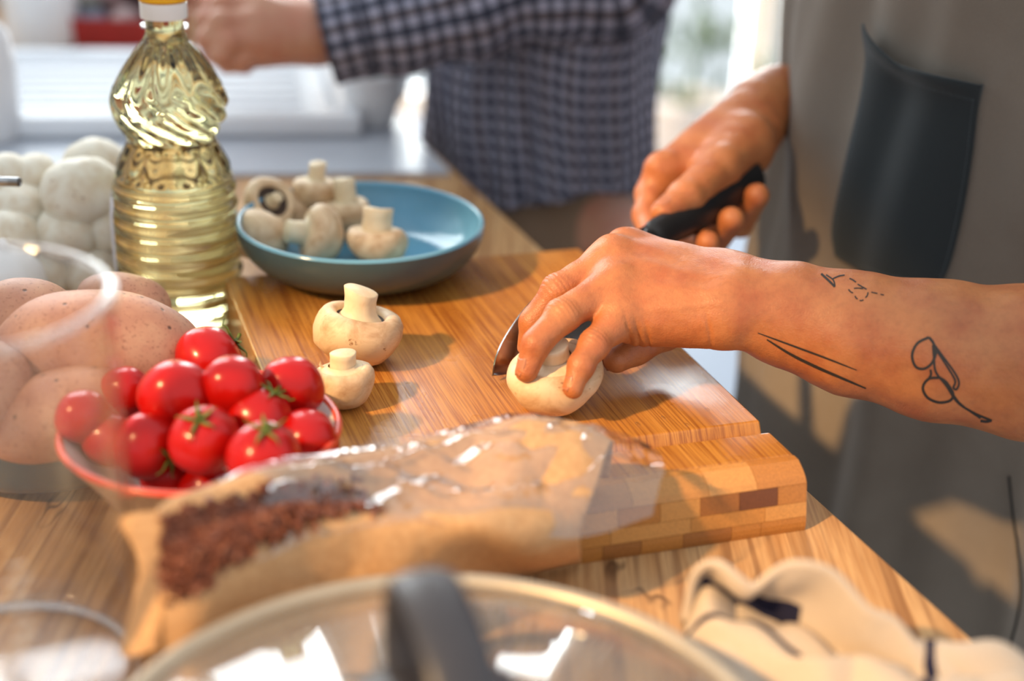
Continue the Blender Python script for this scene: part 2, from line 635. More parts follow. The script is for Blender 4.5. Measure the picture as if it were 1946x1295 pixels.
def m_kraft():
    t = NT('kraft_paper')
    v = t.coord('Object')
    n1 = t.noise(v, 300, 4, 0.7)
    big = t.noise(v, 18, 4, 0.6, 0.4)
    t.base(t.ramp(n1, [(0.3, '#b5885a'), (0.7, '#cfa576')]))
    t.set(Roughness=0.7)
    t.bump(t.math('ADD', t.math('MULTIPLY', n1, 0.1), big), 0.5, 0.006)
    return t.m

def m_oil():
    t = NT('oil_in_clear_plastic')
    g = t.n('ShaderNodeBsdfRefraction'); g.inputs['IOR'].default_value = 1.42
    g.inputs[0].default_value = (1.0, 0.962, 0.69, 1)
    gl = t.n('ShaderNodeBsdfGlossy'); gl.inputs['Roughness'].default_value = 0.02
    fr = t.n('ShaderNodeFresnel'); fr.inputs[0].default_value = 1.45
    mx = t.n('ShaderNodeMixShader')
    t.l(fr.outputs[0], mx.inputs[0]); t.l(g.outputs[0], mx.inputs[1]); t.l(gl.outputs[0], mx.inputs[2])
    g.inputs['Roughness'].default_value = 0.0
    t.l(mx.outputs[0], t.out.inputs[0])
    return t.m

def m_towel():
    t = NT('striped_towel')
    uv = t.n('ShaderNodeUVMap')
    sp = t.n('ShaderNodeSeparateXYZ'); t.l(uv.outputs[0], sp.inputs[0])
    s = None
    for a, b in ((0.335, 0.45), (0.56, 0.59)):
        k = t.math('MULTIPLY', t.math('GREATER_THAN', sp.outputs[1], a), t.math('LESS_THAN', sp.outputs[1], b))
        s = k if s is None else t.math('MAXIMUM', s, k)
    k = t.math('MULTIPLY', t.math('GREATER_THAN', sp.outputs[0], 0.69), t.math('LESS_THAN', sp.outputs[0], 0.72))
    s = t.math('MAXIMUM', t.math('MULTIPLY', s, t.math('LESS_THAN', sp.outputs[0], 0.46)), k)
    nz = t.noise(t.coord('Object'), 1100, 2, 0.7)
    c = t.ramp(nz, [(0.3, '#b9a895'), (0.7, '#c9baa8')])
    t.base(t.mix(s, c, '#23243a'))
    t.set(Roughness=0.95)
    t.b.inputs['Specular IOR Level'].default_value = 0.15
    t.bump(nz, 0.4, 0.001)
    return t.m

SKIN1 = m_skin('tanned_skin', '#bb7646', '#a65831', '#6c3d24')
SKIN2 = m_skin('fair_skin', '#c28d70', '#ba735a', '#8f5c45')
NAIL = plain('fingernail', '#b0704f', 0.32, 0.05, 200)
INK = plain('tattoo_ink', '#2a2420', 0.6, 0.1, 300)
OAK = m_worktop()
BAMBOO = m_bamboo()
MUSH_TAN = m_mushroom('mushroom_cream', '#ddc09a', '#a06c3a', 0.85)
MUSH_WHITE = m_mushroom('mushroom_white', '#e2dac8', '#bd9a6c', 0.65)
MUSH_STEM = m_mushroom('mushroom_stem', '#e2cda9', '#b98b58', 0.5)
GILL = plain('mushroom_gills', '#3b2a20', 0.8, 0.3, 400)
POTATO = m_potato()
TOMATO = m_tomato()
CALYX = plain('tomato_calyx', '#5b6b22', 0.6, 0.25, 200)
BLUE_GLAZE = plain('blue_glaze', '#6397b1', 0.16, 0.05, 30)
DARK_GLAZE = plain('grey_blue_glaze', '#42575d', 0.3, 0.05, 30)
WHITE_GLAZE = plain('white_glaze', '#dcd6cf', 0.2, 0.03, 30)
CORAL = plain('coral_rim', '#d8472a', 0.3, 0.08, 60)
SPECKLE = plain('speckled_beige_clay', '#b79a80', 0.6, 0.22, 420, 0.1)
STEEL = plain('brushed_steel', '#b9b9bb', 0.22, 0.05, 300, Metallic=1.0)
BLACK = plain('black_plastic', '#141416', 0.42, 0.15, 200)
DARKGREY = plain('dark_grey_plastic', '#34343a', 0.4, 0.1, 200)
WHITE = plain('white_ceramic', '#e8eaec', 0.25, 0.02, 20)
OIL = m_oil()
CLEAR = thin_clear('clear_glass_wall', (0.988, 0.99, 0.992), 0.05, 1.5, 1.1, haze=0.006, hazecol=(0.8, 0.85, 0.92))
LIDGLASS = thin_clear('lid_glass', (0.90, 0.91, 0.90), 0.05, 1.5, 1.4, haze=0.10, hazecol=(0.75, 0.72, 0.66))
FILM = thin_clear('cellophane', (0.97, 0.965, 0.965), 0.10, 1.5, 3.6, crinkle=0.5, cscale=30)
KRAFT = m_kraft()
TOWEL = m_towel()
GARMENT = m_cloth('grey_cotton', '#7a7065', 1500, warm='#5e5145')
POCKET = m_cloth('charcoal_cotton', '#2b3032', 1500)
STITCH = plain('grey_thread', '#5f686e', 0.8, 0.1, 400)
GINGHAM = m_gingham('checked_shirt_cloth', 0.0145)
TROUSER = m_cloth('beige_cotton', '#8d7560', 1200)
# ================================================================ the setting
FLOOR_Z = -0.90
EDGE_D = unit([-0.3618, 0.9323, 0]); EDGE_N = np.array([EDGE_D[1], -EDGE_D[0], 0])     # N points at the cooks
EDGE_0 = np.array([0.2251, 0.580, 0.0])
def edge_at(y):
    return EDGE_0 + EDGE_D * (y - EDGE_0[1]) / EDGE_D[1]

FLOORM = plain('pale_floor', '#828c9c', 0.65, 0.05, 6)
WALLM = plain('pale_plaster', '#c9cdd0', 0.8, 0.04, 20)
WALL2M = plain('grey_backsplash', '#b9b4ae', 0.5, 0.06, 8)
FRAMEM = plain('white_window_frame', '#dfe3e6', 0.4, 0.03, 20)
PANE = thin_clear('window_pane', (0.98, 0.99, 0.98), 0.02, 1.45, 1.0)

o = mesh_obj('floor', *box((-3, -1.5, FLOOR_Z - 0.1), (3, 5.2, FLOOR_Z)), FLOORM, smooth=False); props(o, kind='structure')
wx0, wx1, wz0, wz1, wy = -0.45, 0.80, -0.89, 2.2, 4.9
o = mesh_obj('wall_back', *join(box((-3, wy, FLOOR_Z), (wx0, wy + 0.2, 2.6)), box((wx1, wy, FLOOR_Z), (3, wy + 0.2, 2.6)),
                                box((wx0, wy, FLOOR_Z), (wx1, wy + 0.2, wz0)), box((wx0, wy, wz1), (wx1, wy + 0.2, 2.6))), WALLM, smooth=False)
props(o, kind='structure')
fr = []
for x in (wx0, 0.16, wx1 - 0.06):
    fr.append(box((x, wy + 0.02, wz0), (x + 0.06, wy + 0.07, wz1)))
for z in (wz0, wz1 - 0.06):
    fr.append(box((wx0 + 0.06, wy + 0.021, z), (wx1 - 0.06, wy + 0.069, z + 0.06)))
win = mesh_obj('window_1', *join(*fr), FRAMEM, smooth=False, loc=(wx0, wy, wz0)); props(win, kind='structure')
for x0, x1 in ((wx0 + 0.06, 0.16), (0.22, wx1 - 0.06)):
    mesh_obj('pane', *box((x0, wy + 0.04, wz0 + 0.06), (x1, wy + 0.046, wz1 - 0.06)), PANE, win, smooth=False)
o = mesh_obj('wall_far', *join(box((-1.5, 2.02, FLOOR_Z), (-0.30, 2.14, 0.28)), box((-1.5, 2.02, 1.62), (-0.30, 2.14, 2.6)),
                               box((-1.5, 2.02, 0.28), (-1.38, 2.14, 1.62)), box((-0.42, 2.02, 0.28), (-0.30, 2.14, 1.62))), WALL2M, smooth=False); props(o, kind='structure')
w3_ = mesh_obj('added_sink_window', *join(box((-1.38, 2.06, 0.28), (-1.34, 2.11, 1.62)), box((-0.46, 2.06, 0.28), (-0.42, 2.11, 1.62)), box((-0.92, 2.06, 0.32), (-0.88, 2.11, 1.58)),
                                 box((-1.34, 2.06, 0.28), (-0.46, 2.11, 0.32)), box((-1.34, 2.06, 1.58), (-0.46, 2.11, 1.62))), FRAMEM, smooth=False, loc=(-1.38, 2.06, 0.28)); props(w3_, kind='structure')  # unseen window, added above the sink to light the far end
for xa, xb in ((-1.34, -0.92), (-0.88, -0.46)):
    mesh_obj('pane', *box((xa, 2.083, 0.32), (xb, 2.087, 1.58)), PANE, w3_, smooth=False)
# unseen left wall; its window is added and cut to shape the sun patch
sy0, sy1, sz0, sz1, sx = -1.05, -0.20, 1.08, 1.82, -1.5
o = mesh_obj('wall_left', *join(box((sx - 0.12, -1.5, FLOOR_Z), (sx, sy0, 2.6)), box((sx - 0.12, sy1, FLOOR_Z), (sx, 2.14, 2.6)),
                                box((sx - 0.12, sy0, FLOOR_Z), (sx, sy1, sz0)), box((sx - 0.12, sy0, sz1), (sx, sy1, 2.6))), WALLM, smooth=False)
props(o, kind='structure')
w2 = mesh_obj('added_sun_window', *join(box((sx - 0.07, sy0, 1.275), (sx - 0.02, sy1, 1.335)), box((sx - 0.07, sy0, sz0), (sx - 0.02, sy1, sz0 + 0.03)), box((sx - 0.07, sy0, sz1 - 0.03), (sx - 0.02, sy1, sz1)),
                                box((sx - 0.07, sy0, sz0 + 0.03), (sx - 0.02, sy0 + 0.03, sz1 - 0.03)), box((sx - 0.07, sy1 - 0.03, sz0 + 0.03), (sx - 0.02, sy1, sz1 - 0.03))), FRAMEM, smooth=False, loc=(sx, sy0, sz0))
props(w2, kind='structure')
for za, zb in ((sz0 + 0.03, 1.275), (1.335, sz1 - 0.03)):
    mesh_obj('pane', *box((sx - 0.047, sy0 + 0.03, za), (sx - 0.043, sy1 - 0.03, zb)), PANE, w2, smooth=False)

# worktop and the cabinets that carry it
a0, a1 = edge_at(-0.05), edge_at(2.0)
poly = [(a0[0], a0[1]), (a1[0], a1[1]), (-1.45, 2.0), (-1.45, -0.05)]
V, Fq = prism(poly, -0.038, 0.0, ([1, 0, 0], [0, 1, 0], [0, 0, 1], [0, 0, 0]))
wt = mesh_obj('kitchen_worktop', V, Fq, OAK, smooth=False)
props(wt, 'long oak-patterned kitchen worktop under all the food', 'worktop'); bevel(wt, 0.0025, 3)
CABM = plain('white_cabinet', '#d5d5d3', 0.5, 0.03, 20)
b0, b1 = edge_at(0.0) - EDGE_N * 0.06, edge_at(1.95) - EDGE_N * 0.06
cab = thing('base_cabinet', (-0.6, 1.0, FLOOR_Z), 'white base cabinet under the oak worktop', 'cabinet')
V, Fq = prism([(b0[0], b0[1]), (b1[0], b1[1]), (-1.40, 1.95), (-1.40, 0.0)], FLOOR_Z + 0.08, -0.0385, ([1, 0, 0], [0, 1, 0], [0, 0, 1], [0, 0, 0]))
mesh_obj('body', V, Fq, CABM, cab, smooth=False)
V, Fq = prism([(b0[0] - 0.06, b0[1]), (b1[0] - 0.06, b1[1]), (-1.36, 1.95), (-1.36, 0.0)], FLOOR_Z, FLOOR_Z + 0.0795, ([1, 0, 0], [0, 1, 0], [0, 0, 1], [0, 0, 0]))
mesh_obj('plinth', V, Fq, plain('grey_plinth', '#8b8b8b'), cab, smooth=False)
for k in range(3):
    q = b0 + EDGE_D * (0.04 + k * 0.67)
    V, Fq = prism([(0, 0.12), (0.62, 0.12), (0.62, 0.83), (0, 0.83)], 0.0005, 0.0195, (EDGE_D, [0, 0, 1], EDGE_N, q + [0, 0, FLOOR_Z]))
    d = mesh_obj('door', V, Fq, CABM, cab, smooth=False); bevel(d, 0.002)
    pth = [q + EDGE_D * s + EDGE_N * w + np.array([0, 0, FLOOR_Z + 0.76]) for s, w in ((0.22, 0.02), (0.22, 0.045), (0.40, 0.045), (0.40, 0.02))]
    mesh_obj('handle', *tube(pth, 0.005, 8), STEEL, d)

# ---------------------------------------------------------------- sink at the far end
sk = thing('kitchen_sink', (-0.45, 1.55, 0.0), 'white inset sink with drainer at the far end of the worktop', 'sink')
def lerp(a, b, t): return np.asarray(a) * (1 - t) + np.asarray(b) * t
SQ = [np.array([-1.02, 1.262]), np.array([-0.152, 1.393]), np.array([-0.214, 1.690]), np.array([-1.08, 1.560])]
def sq(u, v):
    return lerp(lerp(SQ[0], SQ[1], u), lerp(SQ[3], SQ[2], u), v)
def quad_slab(u0, u1, v0, v1, z0, z1):
    return prism([sq(u0, v0), sq(u1, v0), sq(u1, v1), sq(u0, v1)], z0, z1, ([1, 0, 0], [0, 1, 0], [0, 0, 1], [0, 0, 0]))
ENAMEL = plain('white_enamel', '#e9edf2', 0.18, 0.02, 10)
PALE = plain('pale_grey_enamel', '#b4bac4', 0.3, 0.03, 10)
rimo = mesh_obj('rim', *join(quad_slab(0, 1, 0, 0.09, 0.0045, 0.026), quad_slab(0, 1, 0.91, 1, 0.0045, 0.026),
                             quad_slab(0, 0.03, 0.09, 0.91, 0.0045, 0.026), quad_slab(0.97, 1, 0.09, 0.91, 0.0045, 0.026),
                             quad_slab(0.40, 0.44, 0.09, 0.91, 0.0045, 0.024)), ENAMEL, sk, smooth=False)
bevel(rimo, 0.006, 3)
mesh_obj('drainboard', *quad_slab(0.44, 0.97, 0.09, 0.91, 0.005, 0.017), ENAMEL, sk, smooth=False)
mesh_obj('basin', *quad_slab(0.03, 0.40, 0.09, 0.91, 0.0035, 0.0055), PALE, sk, smooth=False)
for k in range(7):
    v = 0.16 + k * 0.11
    a, b = sq(0.47, v), sq(0.94, v)
    mesh_obj('drain_ridge', *tube([(a[0], a[1], 0.017), (b[0], b[1], 0.017)], 0.0035, 8), ENAMEL, sk)
fl = [G(-700, 345)[:2], G(855, 335)[:2], G(705, 175)[:2], (-0.24, 1.715), (-1.12, 1.585)]
mesh_obj('flange', *prism(fl, 0.0002, 0.0044, ([1, 0, 0], [0, 1, 0], [0, 0, 1], [0, 0, 0])), PALE, sk, smooth=False)

# ---------------------------------------------------------------- things at the back of the worktop
def lathe_at(name, prof, loc, mat, parent=None, n=40, **kw):
    V, Fq = lathe(prof, n)
    o = mesh_obj(name, V + np.asarray(loc), Fq, mat, parent, **kw)
    auto_smooth(o, 50)
    return o

q = G(82, 84); q[2] = 0
can = thing('storage_canister', q, 'tall white storage canister behind the sink by the back wall', 'canister')
lathe_at('body', [(0, 0), (0.036, 0), (0.042, 0.004), (0.045, 0.10), (0.045, 0.16), (0.040, 0.165), (0, 0.165)], q, WHITE, can)
lathe_at('lid', [(0, 0.166), (0.046, 0.166), (0.046, 0.180), (0.02, 0.186), (0.012, 0.196), (0.014, 0.206), (0, 0.210)], q, WHITE, can)
q = G(-20, 262, 0.0046)
sb = thing('soap_bottle', q, 'white soap bottle standing at the left border by the sink', 'bottle')
lathe_at('body', [(0, 0), (0.026, 0), (0.030, 0.006), (0.031, 0.07), (0.027, 0.10), (0.012, 0.118), (0.012, 0.125), (0, 0.125)], q, WHITE, sb)
lathe_at('pump', [(0, 0.126), (0.014, 0.126), (0.014, 0.14), (0.005, 0.142), (0.005, 0.165), (0.012, 0.166), (0.012, 0.175), (0, 0.176)], q, plain('violet_plastic', '#6d6172'), sb)

q = G(240, 84); q[2] = 0
pn = thing('fruit_punnet', q + [0, 0.02, 0], 'red punnet of dark produce at the back wall', 'punnet')
REDP = plain('red_plastic', '#a52a2a', 0.4, 0.2, 90)
def tray(cx, cy, z0, w, d, h, t=0.003, flare=1.12):
    V = []
    for s, z in ((1, 0), (flare, h), (flare * (1 - 2 * t / w), h), (1 - 2 * t / w, t)):
        V += [(cx - w / 2 * s, cy - d / 2 * s, z0 + z), (cx + w / 2 * s, cy - d / 2 * s, z0 + z), (cx + w / 2 * s, cy + d / 2 * s, z0 + z), (cx - w / 2 * s, cy + d / 2 * s, z0 + z)]
    Fq = [(3, 2, 1, 0), (12, 13, 14, 15)]
    for r in range(3):
        for i in range(4):
            j = (i + 1) % 4
            Fq.append((r * 4 + i, r * 4 + j, r * 4 + 4 + j, r * 4 + 4 + i))
    return np.array(V), Fq
mesh_obj('tray', *tray(q[0], q[1] + 0.02, 0.0005, 0.115, 0.09, 0.035), REDP, pn, smooth=False)
PLUM = plain('dark_plum_skin', '#4c3436', 0.4, 0.25, 60)
PALEP = plain('pale_pink_skin', '#a98f8d', 0.5, 0.2, 60)
def blob(c, r, seed, squash=(1, 1, 0.9), amp=0.05, n=20):
    V, Fq = lathe([(math.sin(t) * 1.0, -math.cos(t)) for t in np.linspace(0, pi, n)], 2 * n)
    w = Wob(seed, 0.5)
    V = V * (1 + amp * w(V))[:, None]
    return V * np.asarray(squash) * r + np.asarray(c), Fq
for k, (dx, dy, dz, m) in enumerate(((-0.034, 0, 0.024, PLUM), (0.0, -0.012, 0.026, PALEP), (0.034, 0.005, 0.025, PLUM), (0.0, 0.03, 0.028, PLUM), (0.015, 0.008, 0.058, PLUM), (-0.018, 0.01, 0.057, PALEP))):
    c = q + np.array([dx, 0.02 + dy, dz])
    o = mesh_obj('plum', *blob(c, 0.020, 40 + k), m, loc=c - [0, 0, 0.018])
    props(o, ['dark plum in the left of the red punnet', 'pale plum at the front of the red punnet', 'dark plum in the right of the red punnet',
              'dark plum at the back of the red punnet', 'dark plum on top of the punnet heap, right', 'pale plum on top of the punnet heap, left'][k], 'plum', 'plums in the red punnet')
q = G(178, 80); q = np.array([q[0], q[1], 0])
gl = thing('glass_jar', q, 'small grey-blue glass jar between canister and red punnet', 'jar')
lathe_at('body', [(0, 0), (0.016, 0), (0.018, 0.003), (0.018, 0.035), (0.014, 0.042), (0.012, 0.042), (0.015, 0.034), (0.015, 0.004), (0, 0.004)], q, plain('blue_grey_glass', '#8f97a8', 0.15), gl)
lathe_at('lid', [(0, 0.0425), (0.0155, 0.0425), (0.0155, 0.052), (0, 0.053)], q, plain('dark_lid', '#4b4a46', 0.4), gl)

q = G(708, 243); q[2] = 0.0045
cup = thing('white_cup', q, 'small white cup shining beside the sink corner', 'cup')
lathe_at('body', [(0, 0), (0.019, 0), (0.022, 0.003), (0.029, 0.030), (0.031, 0.052), (0.029, 0.052), (0.026, 0.030), (0.019, 0.006), (0, 0.006)], q, WHITE, cup)
hp = spline([(0.028, 0, 0.044), (0.045, 0, 0.046), (0.050, 0, 0.030), (0.040, 0, 0.016), (0.026, 0, 0.016)], 16) @ np.array([[0.6, 0.8, 0], [-0.8, 0.6, 0], [0, 0, 1]]) + q
mesh_obj('handle', *tube(hp, 0.003, 8), WHITE, cup)

# ---------------------------------------------------------------- curtain and plant by the window
CURT = m_cloth('grey_blue_curtain', '#8f9aa2', 400)
nu, nv = 70, 12
U = np.linspace(0, 1, nu); Vv = np.linspace(0, 1, nv)
V = np.array([[0.79 + 0.42 * u, 4.80 + 0.035 * math.sin(u * 38 + 0.6 * v) * (0.6 + 0.4 * v), 2.35 - (2.35 - FLOOR_Z - 0.03) * v] for u in U for v in Vv])
o = mesh_obj('window_curtain', V, grid_faces(nu, nv), CURT); props(o, 'grey-blue curtain hanging at the right of the bright window', 'curtain')
o.modifiers.new('thick', 'SOLIDIFY').thickness = 0.004

LEAF = plain('green_leaf', '#3f5a34', 0.5, 0.25, 40)
q = np.array([0.50, 4.35, FLOOR_Z])
pl = thing('potted_plant', q, 'leafy green house plant in front of the bright window', 'plant')
lathe_at('pot', [(0, 0.0005), (0.09, 0.0005), (0.10, 0.01), (0.13, 0.20), (0.14, 0.20), (0.14, 0.225), (0.125, 0.225), (0.12, 0.19), (0, 0.185)], q, plain('pale_pot', '#b8bcc0', 0.5), pl)
stem_top = q + [0.02, 0, 0.55]
mesh_obj('stem', *tube(spline([q + [0, 0, 0.18], q + [0.01, 0.01, 0.35], stem_top], 12), [0.010] * 12, 8), LEAF, pl)
def leaf_mesh(tip, root, width, droop=0.05):
    root, tip = np.asarray(root), np.asarray(tip)
    side = unit(np.cross(tip - root, [0.2, 1, 0.3]))
    V = []
    n = 9
    for i in range(n):
        t = i / (n - 1)
        c = root + (tip - root) * t + np.array([0, 0, droop * math.sin(pi * t)])
        w = width * math.sin(pi * min(1, 0.06 + 0.94 * t)) ** 0.8 * (1 - 0.25 * t)
        for s in (-1, 0, 1):
            V.append(c + side * w * s + np.array([0, -0.012 * (1 - abs(s)), 0]))
    return np.array(V), grid_faces(n, 3)
for k, (px, py, qx, qy) in enumerate(((1262, 132, 1290, 108), (1350, 78, 1368, 118), (1268, 238, 1335, 208), (1440, 112, 1455, 150), (1400, 168, 1352, 182),
                                      (1262, 60, 1300, 90), (1418, 40, 1388, 100), (1290, 262, 1330, 236), (1466, 168, 1430, 160), (1360, 40, 1340, 100), (1240, 180, 1290, 200))):
    tip = P(px, py, 4.55 - 0.05 * (k % 3)); mid = P(qx, qy, 4.5)
    root = q + np.array([0.02, 0, 0.30 + 0.025 * (k % 10)])
    pet = spline([root, lerp(root, mid, 0.6) + [0, 0, 0.05], mid], 8)
    lf = mesh_obj('leaf', *leaf_mesh(tip, mid, 0.022), LEAF, pl)
    lf.modifiers.new('thick', 'SOLIDIFY').thickness = 0.002
    mesh_obj('leaf_stalk', *tube(pet, 0.003, 6), LEAF, lf)
# ================================================================ cutting board
BT = 0.036                                            # top of the board
BU = unit([-0.325, 0.9457, 0]); BN = np.array([BU[1], -BU[0], 0])
B0 = BN * 0.1157 + BU * 0.5895                          # near left bottom corner
BW, BL = 0.256, 0.366
bd = thing('cutting_board', B0, 'thick bamboo cutting board with a groove across its near end', 'cutting board')
bd.rotation_euler = (0, 0, math.atan2(BN[1], BN[0]))
def bpart(name, V, Fq, mat, smooth=False):
    me = make_mesh(name, V, Fq, smooth); me.materials.append(mat)
    o = bpy.data.objects.new(name, me); COL.objects.link(o); o.parent = bd
    WLOC[o.name] = B0.copy()
    return o
# side profile (along the grain, height); end faces slope and round over
prof = [(0.0225, 0), (BL - 0.004, 0), (BL, 0.004), (BL - 0.010, 0.032), (BL - 0.016, BT), (0.062, BT), (0.0575, 0.0285), (0.0535, 0.0275), (0.0500, BT - 0.001), (0.0225, BT - 0.001)]
V, Fq = prism(prof, 0, BW, ([0, 1, 0], [0, 0, 1], [1, 0, 0], [0, 0, 0]))
body = bpart('slab', V, Fq, BAMBOO); bevel(body, 0.0012, 2, 25)
# laminated end: blocks in four layers, each its own piece
def face_y(z):
    zz = z / BT
    return 0.0015 * max(0, 1 - zz * 9) + 0.001 + 0.007 * zz + (0.012 * max(0, (zz - 0.72) / 0.28) ** 2)
TONES = [(0.58, 0.25, 0.055), (0.50, 0.20, 0.040), (0.64, 0.30, 0.080), (0.36, 0.135, 0.030), (0.17, 0.055, 0.016)]
TM = [m_bamboo('bamboo_end_%d' % i, True, t) for i, t in enumerate(TONES)]
layers = [(0.0, 0.0085), (0.0085, 0.0165), (0.0165, 0.0265), (0.0265, BT - 0.001)]
rr = random.Random(5)
plan = [[0.030, 0.034, 0.024, 0.018, 0.026, 0.020, 0.022, 0.026, 0.016, 0.025],
        [0.041, 0.050, 0.045, 0.042, 0.040, 0.023],
        [0.034, 0.030, 0.032, 0.022, 0.022, 0.022, 0.021, 0.021, 0.021, 0.016],
        [0.052, 0.046, 0.050, 0.040, 0.026, 0.027]]
tones = [[0, 1, 0, 2, 1, 3, 1, 3, 1, 1], [0, 2, 0, 2, 0, 2], [2, 0, 1, 0, 2, 1, 2, 3, 4, 1], [1, 0, 1, 0, 2, 1]]
for L, (z0, z1) in enumerate(layers):
    x = 0.0
    tot = sum(plan[L])
    for w, tn in zip(plan[L], tones[L]):
        w = w * BW / tot
        g = 0.00012
        zs = np.linspace(z0 + g, z1 - g, 4)
        pr_ = [(0.0222, z0 + g)] + [(0.0222, z1 - g)] + [(face_y(z), z) for z in zs[::-1]]
        V, Fq = prism(pr_, x + g, x + w - g, ([0, 1, 0], [0, 0, 1], [1, 0, 0], [0, 0, 0]))
        bpart('end_block', V, Fq, TM[tn])
        x += w
# water beads on the near right of the board
rw = random.Random(3)
WATER = thin_clear('water_bead', (0.97, 0.97, 0.97), 0.03, 1.33, 2.0)
Vs = []
for k in range(70):
    px, py = rw.gauss(1380, 90), rw.gauss(840, 30)
    if not (1180 < px < 1500 and 760 < py < 876): continue
    c = G(px, py, BT)
    if not (0.02 < (c - B0) @ BN < BW - 0.008 and 0.066 < (c - B0) @ BU < 0.3): continue
    s = rw.uniform(0.0006, 0.0016)
    V, Fq = lathe([(1, 0), (0.85, 0.28), (0.5, 0.45), (0.0, 0.5)], 10)
    V = V * [s, s * rw.uniform(1, 2.2), s] @ np.array([[BN[0], BN[1], 0], [BU[0], BU[1], 0], [0, 0, 1]]) + c + [0, 0, 0.0002]
    Vs.append((V, Fq))
if Vs:
    o = mesh_obj('water_beads', *join(*Vs), WATER)
    props(o, 'small water beads on the near right part of the cutting board', 'water', kind='stuff')

# ================================================================ crockery
def dish(name, c, R, h, foot, label, cat, inner, outer, rimmat, wall=0.004, belly=0.62, n=72, flare=None):
    t = thing(name, c, label, cat)
    k = 14
    outp = [(0, 0.0015), (foot * 0.9, 0.0015), (foot * 0.92, 0), (foot, 0), (foot, 0.003)]
    for i in range(1, k + 1):
        s = i / k
        outp.append((foot + (R - foot) * math.sin(s * pi / 2) ** belly, 0.003 + (h - 0.003) * (1 - math.cos(s * pi / 2)) ** 0.9) if flare is None else
                    (foot + (R - foot) * s ** flare, 0.003 + (h - 0.003) * s))
    rim = [(R, h), (R - wall * 0.15, h + wall * 0.45), (R - wall * 0.5, h + wall * 0.6), (R - wall * 0.85, h + wall * 0.45), (R - wall, h)]
    inn = []
    for i in range(k, -1, -1):
        s = i / k
        inn.append(((foot - wall * 0.2) + (R - wall - foot + wall * 0.2) * math.sin(s * pi / 2) ** belly, 0.003 + wall + (h - 0.003 - wall) * (1 - math.cos(s * pi / 2)) ** 0.9) if flare is None else
                   (foot - wall * 0.9 + (R - wall * 0.1 - foot) * s ** flare, 0.003 + wall + (h - 0.003 - wall) * s))
    inn.append((0, 0.003 + wall))
    lathe_at('outer_wall', outp, c, outer, t, n)
    lathe_at('rim', rim, c, rimmat, t, n)
    lathe_at('inner_wall', inn, c, inner, t, n)
    return t

PLATE_C = G(686, 420, BT + 0.036); PLATE_C[2] = BT + 0.0002
dish('blue_dish', PLATE_C, 0.0840, 0.036, 0.044, 'shallow blue glazed dish of cut mushrooms on the cutting board', 'dish', BLUE_GLAZE, DARK_GLAZE, BLUE_GLAZE, 0.0035, 0.75)
POT_C = G(122, 720, 0.042); POT_C[2] = 0.0002
POT_C[0] -= 0.008
dish('potato_dish', POT_C, 0.085, 0.042, 0.05, 'grey-blue dish heaped with potatoes at the left', 'dish', BLUE_GLAZE, DARK_GLAZE, BLUE_GLAZE, 0.0035, 0.6)
TOM_C = G(409, 815, 0.062); TOM_C[2] = 0.0002; TOM_C[0] -= 0.007
dish('tomato_bowl', TOM_C, 0.0700, 0.062, 0.033, 'speckled beige bowl with coral rim full of tomatoes', 'bowl', WHITE_GLAZE, SPECKLE, CORAL, 0.004, 0.55, flare=1.25)

# ================================================================ tomatoes
def tomato(px, py, r_px, z, axis, calyx, label, k):
    d_guess = None
    c = G(px, py, z)
    d = float((c - CAM) @ FWD)
    r = r_px * 1.12 * d / F
    V, Fq = lathe([(math.sin(t) * (1 + 0.04 * math.sin(2 * t)), -math.cos(t) * 0.92 - 0.10 * math.exp(-(t - pi) ** 2 / 0.12)) for t in np.linspace(0, pi, 26)], 40,
                  lambda rr_, zz, aa: rr_ * (1 + 0.018 * np.cos(5 * aa + k) * (zz > -2)))
    Rm = frame(axis, (0.3, 0.1, 1))
    o = mesh_obj('tomato', (V * r) @ Rm.T + c, Fq, TOMATO, loc=c)
    props(o, label, 'tomato', 'tomatoes in the coral-rimmed bowl')
    if calyx:
        parts = []
        rs = random.Random(k * 7 + 1)
        for j in range(5):
            a = j * 2 * pi / 5 + rs.uniform(-0.25, 0.25)
            L = rs.uniform(0.75, 1.0) * 0.72
            Vl = []
            n = 7
            for i in range(n):
                s = i / (n - 1)
                rad = s * L
                base_z = 0.80 + 0.05 * math.sin(s * pi)
                zz = math.sqrt(max(0.0, 1 - rad ** 2)) * 0.93 - 0.10 * math.exp(-rad ** 2 / 0.10) + 0.05 + 0.30 * s ** 3 * rs.uniform(0.2, 1)
                w = 0.10 * (1 - s) ** 0.7 * (0.35 + s * 1.6 if s < 0.4 else 1.0)
                for q_ in (-1, 0, 1):
                    Vl.append((rad * math.cos(a) - q_ * w * math.sin(a), rad * math.sin(a) + q_ * w * math.cos(a), zz + 0.03 * (1 - abs(q_))))
            parts.append((np.array(Vl), grid_faces(n, 3)))
        st = tube(spline([(0, 0, 0.80), (0.02, 0.01, 0.98), (0.10, 0.04, 1.12)], 6), [0.06, 0.05, 0.05, 0.045, 0.05, 0.06], 8)
        V2, F2 = join(*parts, st)
        cx = mesh_obj('calyx', (V2 * r) @ Rm.T + c, F2, CALYX, o)
        cx.modifiers.new('thick', 'SOLIDIFY').thickness = 0.0006
    return o
tz = 0.06
